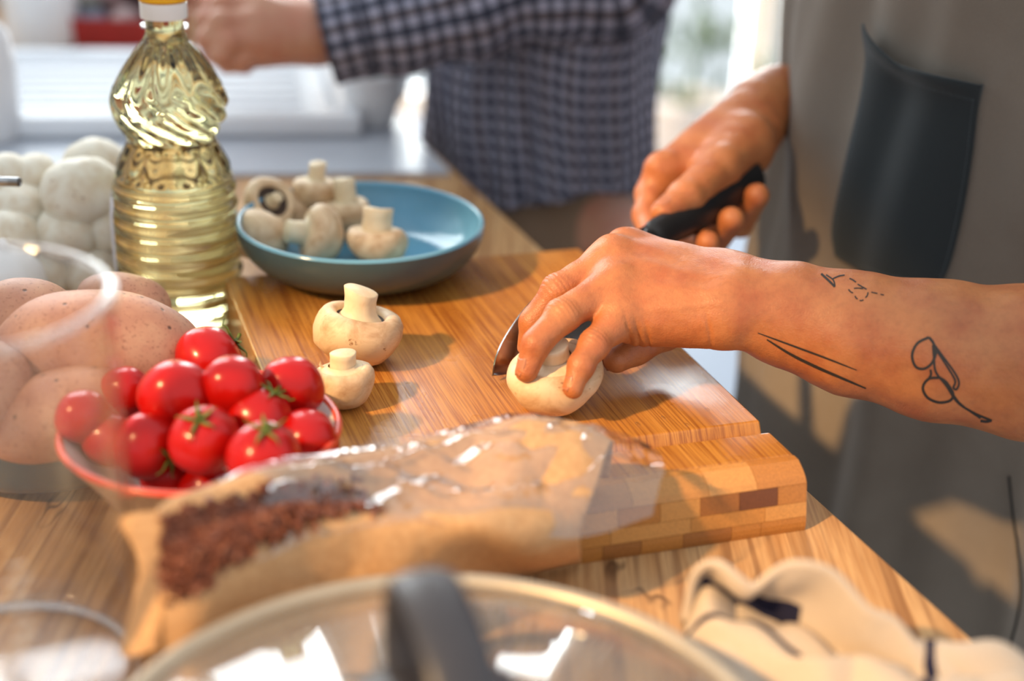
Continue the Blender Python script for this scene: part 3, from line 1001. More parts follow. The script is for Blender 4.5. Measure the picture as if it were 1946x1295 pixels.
TLIST = [
 (398, 684, 60, 0.070, (0.75, 0.5, 0.45), True, 'tomato lying on its side at the back of the bowl'),
 (335, 752, 65, 0.078, (-0.1, 0.9, 0.3), False, 'large plain tomato on the left of the heap'),
 (443, 734, 56, 0.083, (0.1, 0.9, 0.4), False, 'smooth tomato at the middle of the heap top'),
 (553, 737, 57, 0.074, (-0.2, 0.9, 0.2), False, 'smooth tomato at the right of the heap, near the small mushroom'),
 (388, 835, 62, 0.072, (-0.05, -0.45, 0.9), True, 'tomato with star-shaped calyx facing the camera, centre of the bowl'),
 (496, 793, 56, 0.070, (0.5, 0.2, 0.9), True, 'tomato with dark green calyx leaning right, centre of the heap'),
 (502, 866, 64, 0.074, (0.1, -0.2, 0.97), True, 'big tomato with green stalk at the front of the bowl'),
 (588, 838, 56, 0.060, (0.8, 0.3, 0.3), False, 'tomato against the white inside of the bowl at the right'),
 (284, 848, 60, 0.060, (0.75, -0.5, -0.1), True, 'tomato with calyx turned right, seen beside the jug wall'),
 (158, 792, 48, 0.070, (-0.4, 0.8, 0.2), False, 'leftmost tomato, seen through the jug'),
 (208, 836, 48, 0.058, (0.1, 0.9, 0.2), False, 'small tomato low in the bowl, seen through the jug'),
 (240, 745, 46, 0.068, (0.1, 0.9, 0.2), False, 'tomato at the back left of the bowl, seen through the jug'),
 (398, 935, 52, 0.038, (0.1, 0.9, 0.2), False, 'tomato deep in the bowl behind the front rim'),
 (318, 905, 46, 0.040, (0.1, 0.9, 0.2), False, 'dark-shaded tomato under the tomato with the turned calyx'),
]
for k, a in enumerate(TLIST):
    tomato(*a, k)

# ================================================================ potatoes
def potato(px, py, z, size, axis, seed, label):
    c = G(px, py, z)
    V, Fq = lathe([(math.sin(t) ** 0.9, -math.cos(t)) for t in np.linspace(0, pi, 34)], 52)
    w = Wob(seed, 0.35, 8); w2 = Wob(seed + 50, 0.9, 8)
    V = V * (1 + 0.06 * w(V) + 0.015 * w2(V))[:, None]
    rs = np.random.RandomState(seed)
    for _ in range(7):
        e = unit(rs.normal(size=3))
        dd = np.linalg.norm(V - e, axis=1)
        V = V * (1 - 0.045 * np.exp(-(dd / 0.13) ** 2))[:, None]
    Rm = frame(axis, (0, -0.3, 1))
    V = (V * np.asarray(size)) @ Rm.T + c
    o = mesh_obj('potato', V, Fq, POTATO, loc=c)
    props(o, label, 'potato', 'potatoes in the grey-blue dish')
potato(200, 662, 0.070, (0.037, 0.030, 0.056), (0.95, 0.25, -0.12), 3, 'biggest potato, long and rosy, in front of the oil bottle')
potato(48, 622, 0.070, (0.030, 0.025, 0.032), (0.9, 0.3, -0.35), 5, 'dark-spotted potato at the back left of the dish')
potato(228, 580, 0.056, (0.022, 0.020, 0.031), (0.97, -0.2, 0.0), 8, 'small pink potato behind the biggest one, against the bottle')
potato(108, 798, 0.052, (0.025, 0.022, 0.040), (0.9, 0.25, 0.32), 12, 'long potato lying along the near rim of the dish')
potato(-18, 750, 0.064, (0.024, 0.022, 0.030), (0.1, 0.4, 0.9), 17, 'potato cut by the left border of the photo')
potato(165, 735, 0.034, (0.022, 0.020, 0.036), (0.8, 0.5, 0.0), 21, 'potato at the bottom of the heap, mostly covered')
potato(70, 705, 0.034, (0.022, 0.020, 0.032), (0.5, 0.8, 0.0), 23, 'potato low in the dish under the spotted one')
# white onion behind the potatoes
c = G(14, 540, 0.034)
on = thing('white_onion', c, 'shiny white onion behind the potatoes at the left border', 'onion')
V, Fq = lathe([(0, -0.96), (0.3, -0.93), (0.7, -0.72), (0.95, -0.3), (1, 0.05), (0.9, 0.45), (0.62, 0.78), (0.3, 0.95), (0.12, 1.05), (0.08, 1.2), (0, 1.24)], 40)
mesh_obj('bulb', V * 0.026 + c, Fq, plain('white_onion_skin', '#e4e0dc', 0.22, 0.03, 60), on)
rt = random.Random(4)
mesh_obj('root_tuft', *join(*[tube([c + [rt.uniform(-.003, .003), rt.uniform(-.003, .003), -0.0245], c + [rt.uniform(-.006, .006), rt.uniform(-.006, .006), -0.030]], 0.0004, 5) for _ in range(12)]), MUSH_STEM, on)

# ================================================================ mushrooms
def mushroom(c, R, axis, label, group, cap=MUSH_TAN, stem=MUSH_STEM, seed=0, stem_len=0.55, stem_r=0.32, gills=True, squash=0.80, open_=0.0, tuft=False):
    """c: centre of the cap; axis: the way the stem points"""
    t = thing('champignon_mushroom', c, label, 'mushroom', group)
    w = Wob(seed + 100, 0.45, 8); w2 = Wob(seed + 200, 1.3, 8)
    Rm = frame(axis, (0.2, -0.5, 1))
    def place(V, amp=0.05):
        V = V * (1 + amp * w(V) + amp * 0.2 * w2(V))[:, None]
        return (V * [R, R, R * squash]) @ Rm.T + c
    capp = [(0, -1.0), (0.25, -0.985), (0.5, -0.90), (0.74, -0.70), (0.90, -0.44), (0.985, -0.12), (1.0, 0.14), (0.96, 0.36), (0.86, 0.53), (0.74, 0.60), (0.64, 0.585), (0.57, 0.52), (0.54, 0.42)]
    V, Fq = lathe(capp, 44)
    mesh_obj('cap', place(V), Fq, cap, t)
    V, Fq = lathe([(0.56, 0.44), (0.50, 0.40), (0.40, 0.40), (stem_r * 0.8, 0.38)], 44)
    mesh_obj('gills', place(V), Fq, GILL if gills else MUSH_STEM, t)
    sl = stem_len
    V, Fq = lathe([(stem_r * 1.35, 0.36), (stem_r * 1.12, 0.50), (stem_r, 0.64), (stem_r * 0.98, 0.64 + sl * 0.6), (stem_r * 1.03, 0.62 + sl), (stem_r * 0.94, 0.645 + sl), (0.0, 0.65 + sl)], 30)
    V[:, 0] += 0.10 * (V[:, 2] - 0.4) * math.sin(seed)
    V[:, 2] += 0.07 * V[:, 0] * (V[:, 2] > 0.62 + sl * 0.5) * math.cos(seed * 2.3)
    mesh_obj('stem', place(V, 0.05), Fq, stem, t)
    if not gills:
        V, Fq = lathe([(0.66, 0.555), (0.56, 0.60), (0.45, 0.60), (stem_r * 1.05, 0.68)], 44)
        mesh_obj('veil', place(V, 0.06), Fq, MUSH_STEM, t)
    if tuft:
        rs = random.Random(seed)
        b = np.array([0.55, -0.35, 0.66])
        for j in range(3):
            e = b + np.array([rs.uniform(-0.02, 0.14), rs.uniform(-0.1, 0.1), 0.28])
            V, Fq = tube(spline([b, b * 0.5 + e * 0.5 + [0.05, 0, 0], e], 6), [0.05, 0.045, 0.035, 0.03, 0.02, 0.006], 6)
            mesh_obj('veil_shred', place(V, 0), Fq, MUSH_STEM, t)
    return t

BG = 'mushrooms on the cutting board'
def on_board(px, py, R, squash=0.8):
    return G(px, py, BT + R * squash * 0.98)
m1 = on_board(678, 628, 0.0262)
mushroom(m1, 0.0265, (0.20, 0.05, 1), 'large brown-stained mushroom standing stem up on the board below the blue dish', BG, seed=1, stem_len=0.58, stem_r=0.38, gills=True)
m2 = on_board(655, 728, 0.0165, 0.85)
mushroom(m2, 0.0168, (-0.10, 0.0, 1), 'small pale mushroom standing stem up beside the tomato bowl', BG, seed=5, stem_len=0.50, stem_r=0.40, gills=False, squash=0.9, tuft=True)
HELD = G(1054, 716, BT + 0.0195)
mushroom(HELD, 0.0268, (-0.10, -0.16, 1), 'cream mushroom held under the fingers and being cut', BG, seed=9, stem_len=0.50, stem_r=0.34, gills=False, squash=0.72, tuft=True)

PG = 'mushrooms in the blue dish'
pz = BT + 0.008
for px, py, z, R, ax, sl, sr, gl_, lab, sd in (
    (600, 362, 0.036, 0.017, (0.05, 0.1, 1), 0.8, 0.36, False, 'mushroom at the back of the blue dish with its stem pointing up', 31),
    (508, 392, 0.030, 0.021, (0.55, -0.45, 0.6), 0.3, 0.20, True, 'mushroom with dark open gills in the blue dish', 32),
    (606, 448, 0.025, 0.0205, (-0.9, -0.25, 0.25), 0.75, 0.40, False, 'mushroom lying on its side, cut stem pointing at the bottle', 33),
    (660, 405, 0.024, 0.018, (-0.05, 0.0, 1), 1.15, 0.42, False, 'mushroom with the tallest stem in the middle of the blue dish', 34),
    (716, 462, 0.020, 0.0205, (0.0, 0.15, 1), 0.85, 0.50, False, 'mushroom at the right of the heap with a thick cut stem', 35),
    (492, 446, 0.022, 0.020, (-0.1, 0.3, -1), 0.3, 0.3, False, 'cap-up mushroom in the blue dish just behind the bottle', 36),
    (556, 398, 0.022, 0.016, (0.2, 0.6, -0.8), 0.3, 0.3, False, 'brownish mushroom wedged in the middle back of the blue dish', 37)):
    c = G(px, py, BT + z)
    mushroom(c, R, ax, lab, PG, seed=sd, stem_len=sl, stem_r=sr, gills=gl_)

WG = 'white mushrooms heaped behind the bottle'
for px, py, z, R, ax, lab, sd in (
    (150, 362, 0.078, 0.0265, (0.1, 0.6, -0.8), 'largest white mushroom, top of the heap left of the bottle', 51),
    (182, 328, 0.075, 0.0245, (0.3, 0.9, -0.5), 'white mushroom behind the largest one on the heap', 52),
    (36, 396, 0.062, 0.0215, (0.0, 0.5, -0.9), 'white mushroom with a brown dimple left of the largest one', 53),
    (128, 440, 0.050, 0.0225, (0.0, 0.5, -0.9), 'white mushroom below the largest one, seen over the jug rim', 54),
    (22, 448, 0.048, 0.0225, (0.0, 0.4, -0.9), 'white mushroom at the left border just above the jug rim', 55),
    (214, 430, 0.050, 0.0230, (-0.2, 0.6, -0.8), 'white mushroom against the left side of the bottle', 56),
    (62, 340, 0.076, 0.0190, (0.0, 0.5, -0.9), 'small white mushroom at the back left of the heap', 57),
    (12, 338, 0.078, 0.0190, (0.0, 0.5, -0.9), 'white mushroom behind the steel rod', 58),
    (84, 520, 0.0215, 0.0215, (0.0, 0.4, -0.9), 'beige-shaded mushroom in the lower row beside the onion', 59),
    (172, 516, 0.0215, 0.0225, (0.0, 0.4, -0.9), 'beige-shaded mushroom in the lower row near the bottle', 60),
    (238, 322, 0.070, 0.0160, (0.0, 0.4, -0.9), 'small white mushroom peeking out behind the bottle', 61),
    (228, 372, 0.055, 0.0170, (0.0, 0.4, -0.9), 'small white mushroom half hidden by the bottle', 62)):
    mushroom(G(px, py, z), R, ax, lab, WG, cap=MUSH_WHITE, seed=sd, gills=False, squash=0.85, stem_len=0.3)
for k, (x, y, z) in enumerate(((-0.33, 1.035, 0.021), (-0.275, 1.045, 0.021), (-0.385, 1.03, 0.021), (-0.30, 1.09, 0.021), (-0.355, 1.09, 0.021), (-0.31, 1.05, 0.052), (-0.365, 1.055, 0.052))):
    mushroom(np.array([x, y, z]), 0.0245, (0.1, 0.5, -0.9), ['covered white mushroom in the bottom layer, middle of the front row', 'covered white mushroom in the bottom layer, next to the bottle',
              'covered white mushroom in the bottom layer, far left', 'covered white mushroom in the bottom layer, back row right', 'covered white mushroom in the bottom layer, back row left',
              'covered white mushroom in the second layer, right', 'covered white mushroom in the second layer, left'][k], WG, cap=MUSH_WHITE, seed=70 + k, gills=False, squash=0.85, stem_len=0.2)
# steel rod lying on the heap
q0, q1 = P(36, 346, 0.93), P(-260, 338, 0.93)
rod = thing('steel_rod', q0, 'end of a steel utensil handle in front of the white mushrooms', 'utensil')
mesh_obj('handle', *tube([q0, q0 * 0.7 + q1 * 0.3, q1], 0.0031, 16, True), STEEL, rod)
mesh_obj('end_cap', *tube([q0 + unit(q0 - q1) * 0.0011, q0], [0.0024, 0.0031], 16, True), plain('dark_end_cap', '#3a3230', 0.4), rod)
mesh_obj('hook', *tube(spline([q1, q1 + [-0.03, 0, 0.0], q1 + [-0.06, 0.0, -0.04], q1 + [-0.06, 0.01, -0.10]], 16), 0.003, 10), STEEL, rod)
# ================================================================ oil bottle
BOT = G(347, 600); BOT[2] = 0.0003
ob = thing('oil_bottle', BOT, 'clear ribbed plastic bottle of yellow cooking oil with yellow and white cap', 'bottle')
key = [(0.0, 0.0370), (0.004, 0.0405), (0.012, 0.0425), (0.050, 0.0420), (0.092, 0.0403), (0.103, 0.0385), (0.113, 0.0345), (0.122, 0.0296), (0.1275, 0.0285),
       (0.133, 0.0305), (0.142, 0.0352), (0.152, 0.0368), (0.160, 0.0352), (0.172, 0.0285), (0.184, 0.0200), (0.193, 0.0140), (0.198, 0.0120), (0.207, 0.0120)]
kz = np.array([k[0] for k in key]); kr = np.array([k[1] for k in key])
zz = np.linspace(0, 0.207, 300)
sp_r = np.interp(zz, kz, kr)
ker = np.exp(-np.linspace(-2, 2, 13) ** 2); ker /= ker.sum()
sm = np.convolve(np.pad(sp_r, 6, mode='edge'), ker, 'valid')
sm[:8] = sp_r[:8]
def bottle_r(r, z, a):
    def win(lo, hi, e=0.004):
        return np.clip((z - lo) / e, 0, 1) * np.clip((hi - z) / e, 0, 1)
    ring = win(0.014, 0.101)
    r = r + 0.0009 * ring * np.cos(2 * pi * (z + 0.0008 * np.sin(a)) / 0.0118)
    r = r + 0.0014 * win(0.103, 0.1265) * np.cos(14 * a)
    tw = np.clip((0.163 - z) / 0.034, 0, 1) ** 1.5 * 1.25
    r = r + 0.0017 * win(0.1285, 0.192, 0.008) * np.cos(12 * (a - tw))
    return r
prof = [(0.0, 0.003)] + [(0.030, 0.0025)] + list(zip(sm, zz)) + [(0.0, 0.207)]
V, Fq = lathe(prof, 168, bottle_r)
mesh_obj('bottle', V + BOT, Fq, OIL, ob)
lathe_at('neck_ring', [(0.0126, 0.1995), (0.0150, 0.2005), (0.0150, 0.2025), (0.0126, 0.2035)], BOT, thin_clear('clear_plastic', (0.93, 0.94, 0.94), 0.05, 1.5, 1.3), ob)
lathe_at('cap_band', [(0.0124, 0.2065), (0.0146, 0.2065), (0.0149, 0.2075), (0.0149, 0.2165), (0.0140, 0.2172), (0.0124, 0.2172)], BOT, plain('white_cap_plastic', '#e6e2dc', 0.4, 0.03, 100), ob)
V, Fq = lathe([(0.0, 0.2174), (0.0150, 0.2174), (0.0152, 0.2185), (0.0152, 0.232), (0.0143, 0.2345), (0.0, 0.2348)], 96, lambda r, z, a: r * (1 + 0.02 * (np.cos(32 * a) > 0) * (r > 0.0145)))
mesh_obj('screw_cap', V + BOT, Fq, plain('yellow_cap_plastic', '#e9a90c', 0.4, 0.05, 100), ob)
# torn paper label on the far left of the wall
n1, n2 = 18, 10
V = []
for i in range(n1):
    for j in range(n2):
        a = math.radians(150 + 62 * i / (n1 - 1)); z = 0.036 + 0.052 * j / (n2 - 1) + 0.004 * math.sin(i * 1.7)
        rr_ = 0.0433 - 0.0012 * (z > 0.08)
        V.append((rr_ * math.cos(a), rr_ * math.sin(a), z))
lb = mesh_obj('label', np.array(V) + BOT, grid_faces(n1, n2), plain('torn_white_label', '#dcd9e0', 0.6, 0.05, 100), ob)
lb.modifiers.new('thick', 'SOLIDIFY').thickness = 0.0003

# ================================================================ measuring jug
JC = G(34, 1292); JC[2] = 0.0003; JC[0] -= 0.005; JC[1] -= 0.004
jg = thing('measuring_jug', JC, 'clear glass measuring jug in the left foreground', 'jug')
jr = lambda z: 0.0610 - 0.001 * (z / 0.18)
JH = 0.181
outp = [(0.0, 0.0), (0.054, 0.0), (0.0595, 0.0025)] + [(jr(z), z) for z in np.linspace(0.008, JH - 0.004, 12)] + [(jr(JH) + 0.0018, JH - 0.002), (jr(JH) + 0.0018, JH), (jr(JH), JH + 0.0015), (jr(JH) - 0.0022, JH)]
inn = [(jr(z) - 0.0032, z) for z in np.linspace(JH - 0.004, 0.010, 12)] + [(0.052, 0.007), (0.0, 0.006)]
def spout(r, z, a):
    k = np.exp(-((a - pi * 1.06) / 0.16) ** 2) * np.clip((z - 0.135) / 0.046, 0, 1) ** 2
    return r + 0.014 * k
V, Fq = lathe(outp + inn, 96, spout)
mesh_obj('wall', V + JC, Fq, CLEAR, jg)
V, Fq = lathe([(jr(JH) - 0.0018 + 0.0018 * math.cos(t), JH + 0.0003 + 0.0018 * math.sin(t)) for t in np.linspace(0, 2 * pi, 13)], 96, spout)
mesh_obj('rim', V + JC, Fq, thin_clear('glass_rim', (0.90, 0.91, 0.92), 0.08, 1.5, 1.7, haze=0.04, hazecol=(0.9, 0.92, 0.95)), jg)
V, Fq = lathe([(0.056 + 0.0024 * math.cos(t), 0.003 + 0.0024 * math.sin(t)) for t in np.linspace(0, 2 * pi, 11)], 96)
mesh_obj('foot_ring', V + JC, Fq, thin_clear('glass_foot', (0.85, 0.86, 0.88), 0.08, 1.5, 2.2, haze=0.2, hazecol=(0.9, 0.92, 0.95)), jg)
hp = spline([(-0.059, 0, 0.160), (-0.085, 0, 0.165), (-0.105, 0, 0.145), (-0.105, 0, 0.08), (-0.090, 0, 0.045), (-0.060, 0, 0.040)], 28) + JC
mesh_obj('handle', *tube(hp, 0.006, 14, True, 1.3), CLEAR, jg)
TICK = plain('printed_white_scale', '#d9d4cc', 0.5, 0.03, 100)
for k, z in enumerate(np.arange(0.055, 0.096, 0.0065)):
    L = 0.16 if k % 2 else 0.10
    V = []
    a0 = math.radians(-58)
    for i in range(8):
        a = a0 + L * (i / 7 - 0.5)
        for dz in (-0.0005, 0.0005):
            V.append(((jr(z) + 0.0003) * math.cos(a), (jr(z) + 0.0003) * math.sin(a), z + dz))
    tk = mesh_obj('scale_mark', np.array(V) + JC, grid_faces(8, 2), TICK, jg)
    tk.modifiers.new('thick', 'SOLIDIFY').thickness = 0.0002

# ================================================================ glass pot and lid in the foreground
PC = G(835, 1493, 0.055); PC[2] = 0.0003
LR = 0.1255
gp = thing('glass_pot', PC, 'clear glass cooking pot under the domed lid in the near foreground', 'pot')
V, Fq = lathe([(0, 0), (0.095, 0), (0.107, 0.004), (0.112, 0.012), (0.117, 0.044), (0.120, 0.049), (0.118, 0.0510), (0.114, 0.050), (0.1125, 0.044), (0.108, 0.014), (0.102, 0.007), (0, 0.0055)], 96)
mesh_obj('wall', V + PC, Fq, CLEAR, gp)
for s in (-1, 1):
    pth = spline([PC + [s * 0.112, 0.028 * e, 0.036] for e in (-1,)] + [PC + [s * 0.136, -0.022, 0.038], PC + [s * 0.138, 0.022, 0.038], PC + [s * 0.112, 0.028, 0.036]], 20)
    mesh_obj('side_handle', *tube(pth, 0.006, 12), CLEAR, gp)
LC = PC + np.array([0, 0, 0.0515])
ld = thing('pan_lid', LC, 'domed glass lid with dark strap handle in the near foreground', 'lid')
dome = [(LR - 0.004, 0.006)] + [(LR * math.sin(t) / math.sin(0.62) * 0.965, 0.008 + 0.024 * (math.cos(t) - math.cos(0.62)) / (1 - math.cos(0.62))) for t in np.linspace(0.60, 0.0, 18)]
dome[-1] = (0.0, dome[-1][1])
V, Fq = lathe(dome + [(r_, z_ - 0.004) for r_, z_ in dome[::-1]], 96)
mesh_obj('glass_dome', V + LC, Fq, LIDGLASS, ld)
V, Fq = lathe([(LR - 0.003 + 0.004 * math.cos(t), 0.0055 + 0.0052 * math.sin(t)) for t in np.linspace(0, 2 * pi, 13)], 96)
mesh_obj('steel_rim', V + LC, Fq, plain('pale_rim_steel', '#b3a692', 0.45, 0.05, 100, Metallic=0.5), ld)
dv = unit([0.36, -0.93, 0]); sv = np.array([-dv[1], dv[0], 0])
path = spline([LC + dv * z_[0] + [0, 0, z_[1]] for z_ in ((-0.026, 0.030), (-0.030, 0.050), (-0.025, 0.071), (-0.006, 0.074), (0.018, 0.066), (0.032, 0.050), (0.034, 0.030))], 40)
V, Fq = tube(path, 0.0118, 20, True, 0.32, hint=unit(np.cross(sv, [0, 0, 1])))
mesh_obj('handle', V, Fq, DARKGREY, ld)
lathe_at('handle_base', [(0, 0.030), (0.032, 0.030), (0.034, 0.0325), (0.032, 0.035), (0, 0.036)], LC, DARKGREY, ld)
lathe_at('steam_vent', [(0.0, 0.0), (0.004, 0.0), (0.0045, 0.001), (0.003, 0.002), (0, 0.002)], LC + [0.055, 0.015, 0.0262], STEEL, ld)

# ================================================================ paper bag of groats
def GY(px, py, y):
    r = ray(px, py)
    return CAM + r * y / r[1]
rowB = [GY(*p) for p in ((302, 985, .534), (340, 958, .545), (480, 900, .568), (650, 866, .600), (850, 828, .628), (985, 800, .640), (1090, 812, .645), (1165, 836, .645))]
rowA = [np.array([b_[0], b_[1] + 0.010, z_]) for b_, z_ in zip(rowB, (.008, .008, .008, .010, .040, .041, .041, .041))]
rowC = [GY(*p) for p in ((308, 1068, .519), (400, 1010, .528), (520, 975, .545), (650, 962, .572), (850, 962, .585), (960, 935, .590), (1060, 915, .600), (1140, 905, .610))]
rowD = [GY(*p) for p in ((314, 1164, .496), (380, 1135, .500), (500, 1078, .520), (650, 1020, .543), (780, 1004, .553), (900, 1016, .560), (1010, 1036, .570), (1105, 1022, .590))]
rowE = [np.array([d_[0], d_[1] - 0.008, 0.003]) for d_ in rowD[:5]] + [G(930, 1120, .003), G(1030, 1085, .003), G(1105, 1068, .003)]
def rows_grid(rows, nu, nv):
    R = [spline(r, nu) for r in rows]
    out = np.empty((nu, nv, 3))
    for i in range(nu):
        out[i] = spline([r[i] for r in R], nv)
    return out
bgc = G(600, 1080, 0.0)
bag = thing('groats_bag', bgc, 'crumpled kraft paper bag of brown groats with a clear film window', 'bag')
nu, nv = 110, 70
GA = rows_grid([rowA, rowB, rowC, rowD, rowE], nu, nv)
w1, w2 = Wob(11, 9, 10), Wob(12, 26, 10)
Vb = GA.reshape(-1, 3)
amp = np.tile(np.sin(np.linspace(0, pi, nv)) ** 0.5, nu)
crum = np.abs(w1(Vb)) - 0.6
Vb = Vb + np.stack([0.001 * w2(Vb), 0.002 * w1(Vb), 0.0045 * crum + 0.0007 * w2(Vb)], 1) * amp[:, None]
Vb[:, 2] = np.maximum(Vb[:, 2], 0.0012)
kb = mesh_obj('kraft_paper', Vb, grid_faces(nu, nv), KRAFT, bag)
kb.modifiers.new('thick', 'SOLIDIFY').thickness = 0.0008
BAGV = Vb.reshape(nu, nv, 3)
rowF = [GY(*p) for p in ((285, 1072, .528), (410, 995, .545), (560, 935, .562), (720, 900, .588), (870, 880, .604), (1010, 866, .615), (1140, 866, .625), (1262, 905, .622))]
rowB2 = [b_ + np.array([0, 0, .003]) for b_ in rowB[:-1]] + [GY(1245, 852, .650)]
rowD2 = [d_ + np.array([0, -0.001, .003]) for d_ in rowD[:-2]] + [GY(1090, 1026, .580), GY(1240, 985, .606)]
GF = rows_grid([rowB2, rowF, rowD2], 110, 50)
w3, w4 = Wob(21, 16, 10), Wob(22, 36, 12)
Vf = GF.reshape(-1, 3)
ridg = np.abs(np.sin(np.linspace(0, 1, 50)[None, :] * 13 + 3.0 * np.sin(np.linspace(0, 1, 110)[:, None] * 7))).ravel()
ampf = np.tile(np.sin(np.linspace(0.15, pi - 0.15, 50)), 110)
Vf = Vf + np.stack([0 * ampf, 0.002 * w4(Vf), 0.0030 * np.abs(w3(Vf)) + 0.0014 * w4(Vf) + 0.0028 * ridg], 1) * ampf[:, None]
fo = mesh_obj('clear_film', Vf, grid_faces(110, 50), FILM, bag)
tw = spline([GY(284, 1240, .500), GY(284, 1180, .505), GY(290, 1110, .512), GY(288, 1040, .520), GY(296, 990, .530)], 30)
V, Fq = tube(tw, np.interp(np.linspace(0, 1, 30), [0, 0.3, 0.55, 0.8, 1], [0.012, 0.008, 0.006, 0.009, 0.012]), 16, True, 0.45, hint=(0, 1, 0))
V = V + 0.0016 * np.stack([w4(V), w3(V), w4(V * 1.3)], 1)
mesh_obj('twisted_end', V, Fq, KRAFT, bag)
# groats
rg = random.Random(9)
base = np.array([(0, 0, 1), (0.9, 0, 0), (-0.45, 0.78, 0), (-0.45, -0.78, 0), (0, 0, -1)], float)
Fb = [(0, 1, 2), (0, 2, 3), (0, 3, 1), (4, 2, 1), (4, 3, 2), (4, 1, 3)]
Vs, Fs = [], []
for k in range(2600):
    u = rg.betavariate(1.4, 2.2) * 0.50 + 0.012; t = rg.gauss(0.58, 0.10)
    if not 0.40 < t < 0.745: continue
    i = u * (nu - 1); j = t * (nv - 1)
    p = BAGV[int(i), int(j)]
    bulge = max(0, 1 - ((t - 0.58) / 0.18) ** 2) * 0.006 * min(1, (0.50 - u) * 6)
    c = p + [rg.uniform(-.002, .002), rg.uniform(-.002, .002), 0.002 + bulge * rg.uniform(0.3, 1)]
    Rm = np.array(Matrix.Rotation(rg.uniform(0, 6.28), 3, Vector((rg.gauss(0, 1), rg.gauss(0, 1), rg.gauss(0, 1))).normalized()))
    n0 = len(Vs) * 5
    Vs.append((base * [0.0020, 0.0020, 0.0028] * rg.uniform(0.8, 1.15)) @ Rm.T + c)
    Fs += [tuple(a + n0 for a in f) for f in Fb]
gr = mesh_obj('groats', np.vstack(Vs), Fs, plain('brown_groats', '#74402a', 0.6, 0.55, 330), bag, smooth=False)
gr['kind'] = 'stuff'

# ================================================================ folded towel
tB = [GY(*p) for p in ((1304, 1185, .545), (1335, 1102, .545), (1400, 1074, .541), (1540, 1099, .533), (1660, 1170, .522), (1790, 1230, .515), (1900, 1240, .510), (2060, 1300, .500))]
tA = [np.array([p[0] + 0.004, p[1] + 0.026, 0.002]) for p in tB]
tC = [GY(*p) for p in ((1312, 1200, .543), (1356, 1140, .548), (1420, 1165, .550), (1510, 1205, .542), (1640, 1250, .522), (1780, 1290, .500), (1900, 1300, .495), (2060, 1360, .485))]
tD = [GY(*p) for p in ((1316, 1215, .535), (1370, 1195, .530), (1450, 1190, .527), (1520, 1215, .520), (1620, 1265, .508), (1770, 1310, .490), (1900, 1330, .485), (2060, 1390, .475))]
tE = [GY(*p) for p in ((1330, 1285, .520), (1400, 1290, .512), (1480, 1262, .512), (1560, 1310, .500), (1640, 1330, .495), (1780, 1370, .478), (1900, 1390, .472), (2060, 1450, .462))]
tF = [np.array([p[0] - 0.002, p[1] - 0.022, 0.002]) for p in tE]
nu, nv = 120, 110
GT = rows_grid([tA, tB, tC, tD, tE, tF], nu, nv)
Vt = GT.reshape(-1, 3)
wA, wB = Wob(31, 20, 8), Wob(33, 42, 8)
am = np.tile(np.clip(np.sin(np.linspace(0, pi, nv)), 0, 1) ** 0.4, nu)
Vt = Vt + np.stack([0.0035 * wA(Vt), 0.002 * wB(Vt), 0.005 * (np.abs(wA(Vt[:, [1, 0, 2]])) - 0.7) + 0.0022 * wB(Vt)], 1) * am[:, None]
Vt[:, 2] = np.maximum(Vt[:, 2], 0.002)
uvs = np.array([(i / (nu - 1), j / (nv - 1)) for i in range(nu) for j in range(nv)])
T0 = Vt.mean(0); T0[2] = 0
o = mesh_obj('kitchen_towel', Vt, grid_faces(nu, nv), TOWEL, uv=uvs, loc=T0)
props(o, 'crumpled beige towel with navy stripes at the lower right', 'towel')
o.modifiers.new('thick', 'SOLIDIFY').thickness = 0.0018

# ================================================================ knife
KB, KS = P(1228, 440, 0.968), P(1020, 575, 0.8915)
ka = unit(KS - KB)
_dn = np.array([0, 0, -1.0]); kh = unit(_dn - ka * (_dn @ ka)); kside = np.cross(ka, kh)
kr_ = math.radians(30); kh = kh * math.cos(kr_) + kside * math.sin(kr_); kside = np.cross(ka, kh)
kn = thing('chef_knife', KB, 'steel kitchen knife with black handle slicing behind the held mushroom', 'knife')
L1 = np.linalg.norm(KS - KB)
spine = [(0, 0), (0.05, 0), (L1 - 0.012, 0), (L1 + 0.006, 0.0015), (L1 + 0.024, 0.0058), (L1 + 0.042, 0.0125), (L1 + 0.053, 0.0190), (L1 + 0.060, 0.0258)]
edge_ = [(-0.002, 0.0435), (0.03, 0.0440), (0.07, 0.0436), (L1 - 0.01, 0.0415), (L1 + 0.012, 0.0385), (L1 + 0.032, 0.0345), (L1 + 0.048, 0.0305), (L1 + 0.060, 0.0262)]
ns, nh = 60, 9
s_, e_ = spline(spine, ns), spline(edge_, ns)
_low = min((KB + ka * p[0] + kh * p[1])[2] for p in e_)
KB = KB + np.array([0, 0, max(0.0, BT + 0.0004 - _low)])        # the edge rests on the board
V = []
for sgn in (1, -1):
    for i in range(ns):
        for j in range(nh):
            t = j / (nh - 1)
            p = lerp(s_[i], e_[i], t)
            th = 0.0011 * (1 - t ** 1.6) * (1 - 0.6 * i / ns) + 0.00012
            V.append(KB + ka * p[0] + kh * p[1] + kside * sgn * th)
gf = grid_faces(ns, nh)
Fq = [tuple(f) for f in gf] + [tuple(int(x) + ns * nh for x in f[::-1]) for f in gf]
N2 = ns * nh
ringidx = [i * nh for i in range(ns)] + [(ns - 1) * nh + j for j in range(1, nh)] + [i * nh + nh - 1 for i in range(ns - 2, -1, -1)] + [j for j in range(nh - 2, 0, -1)]
for a_, b_ in zip(ringidx, ringidx[1:] + ringidx[:1]):
    Fq.append((b_, a_, a_ + N2, b_ + N2))
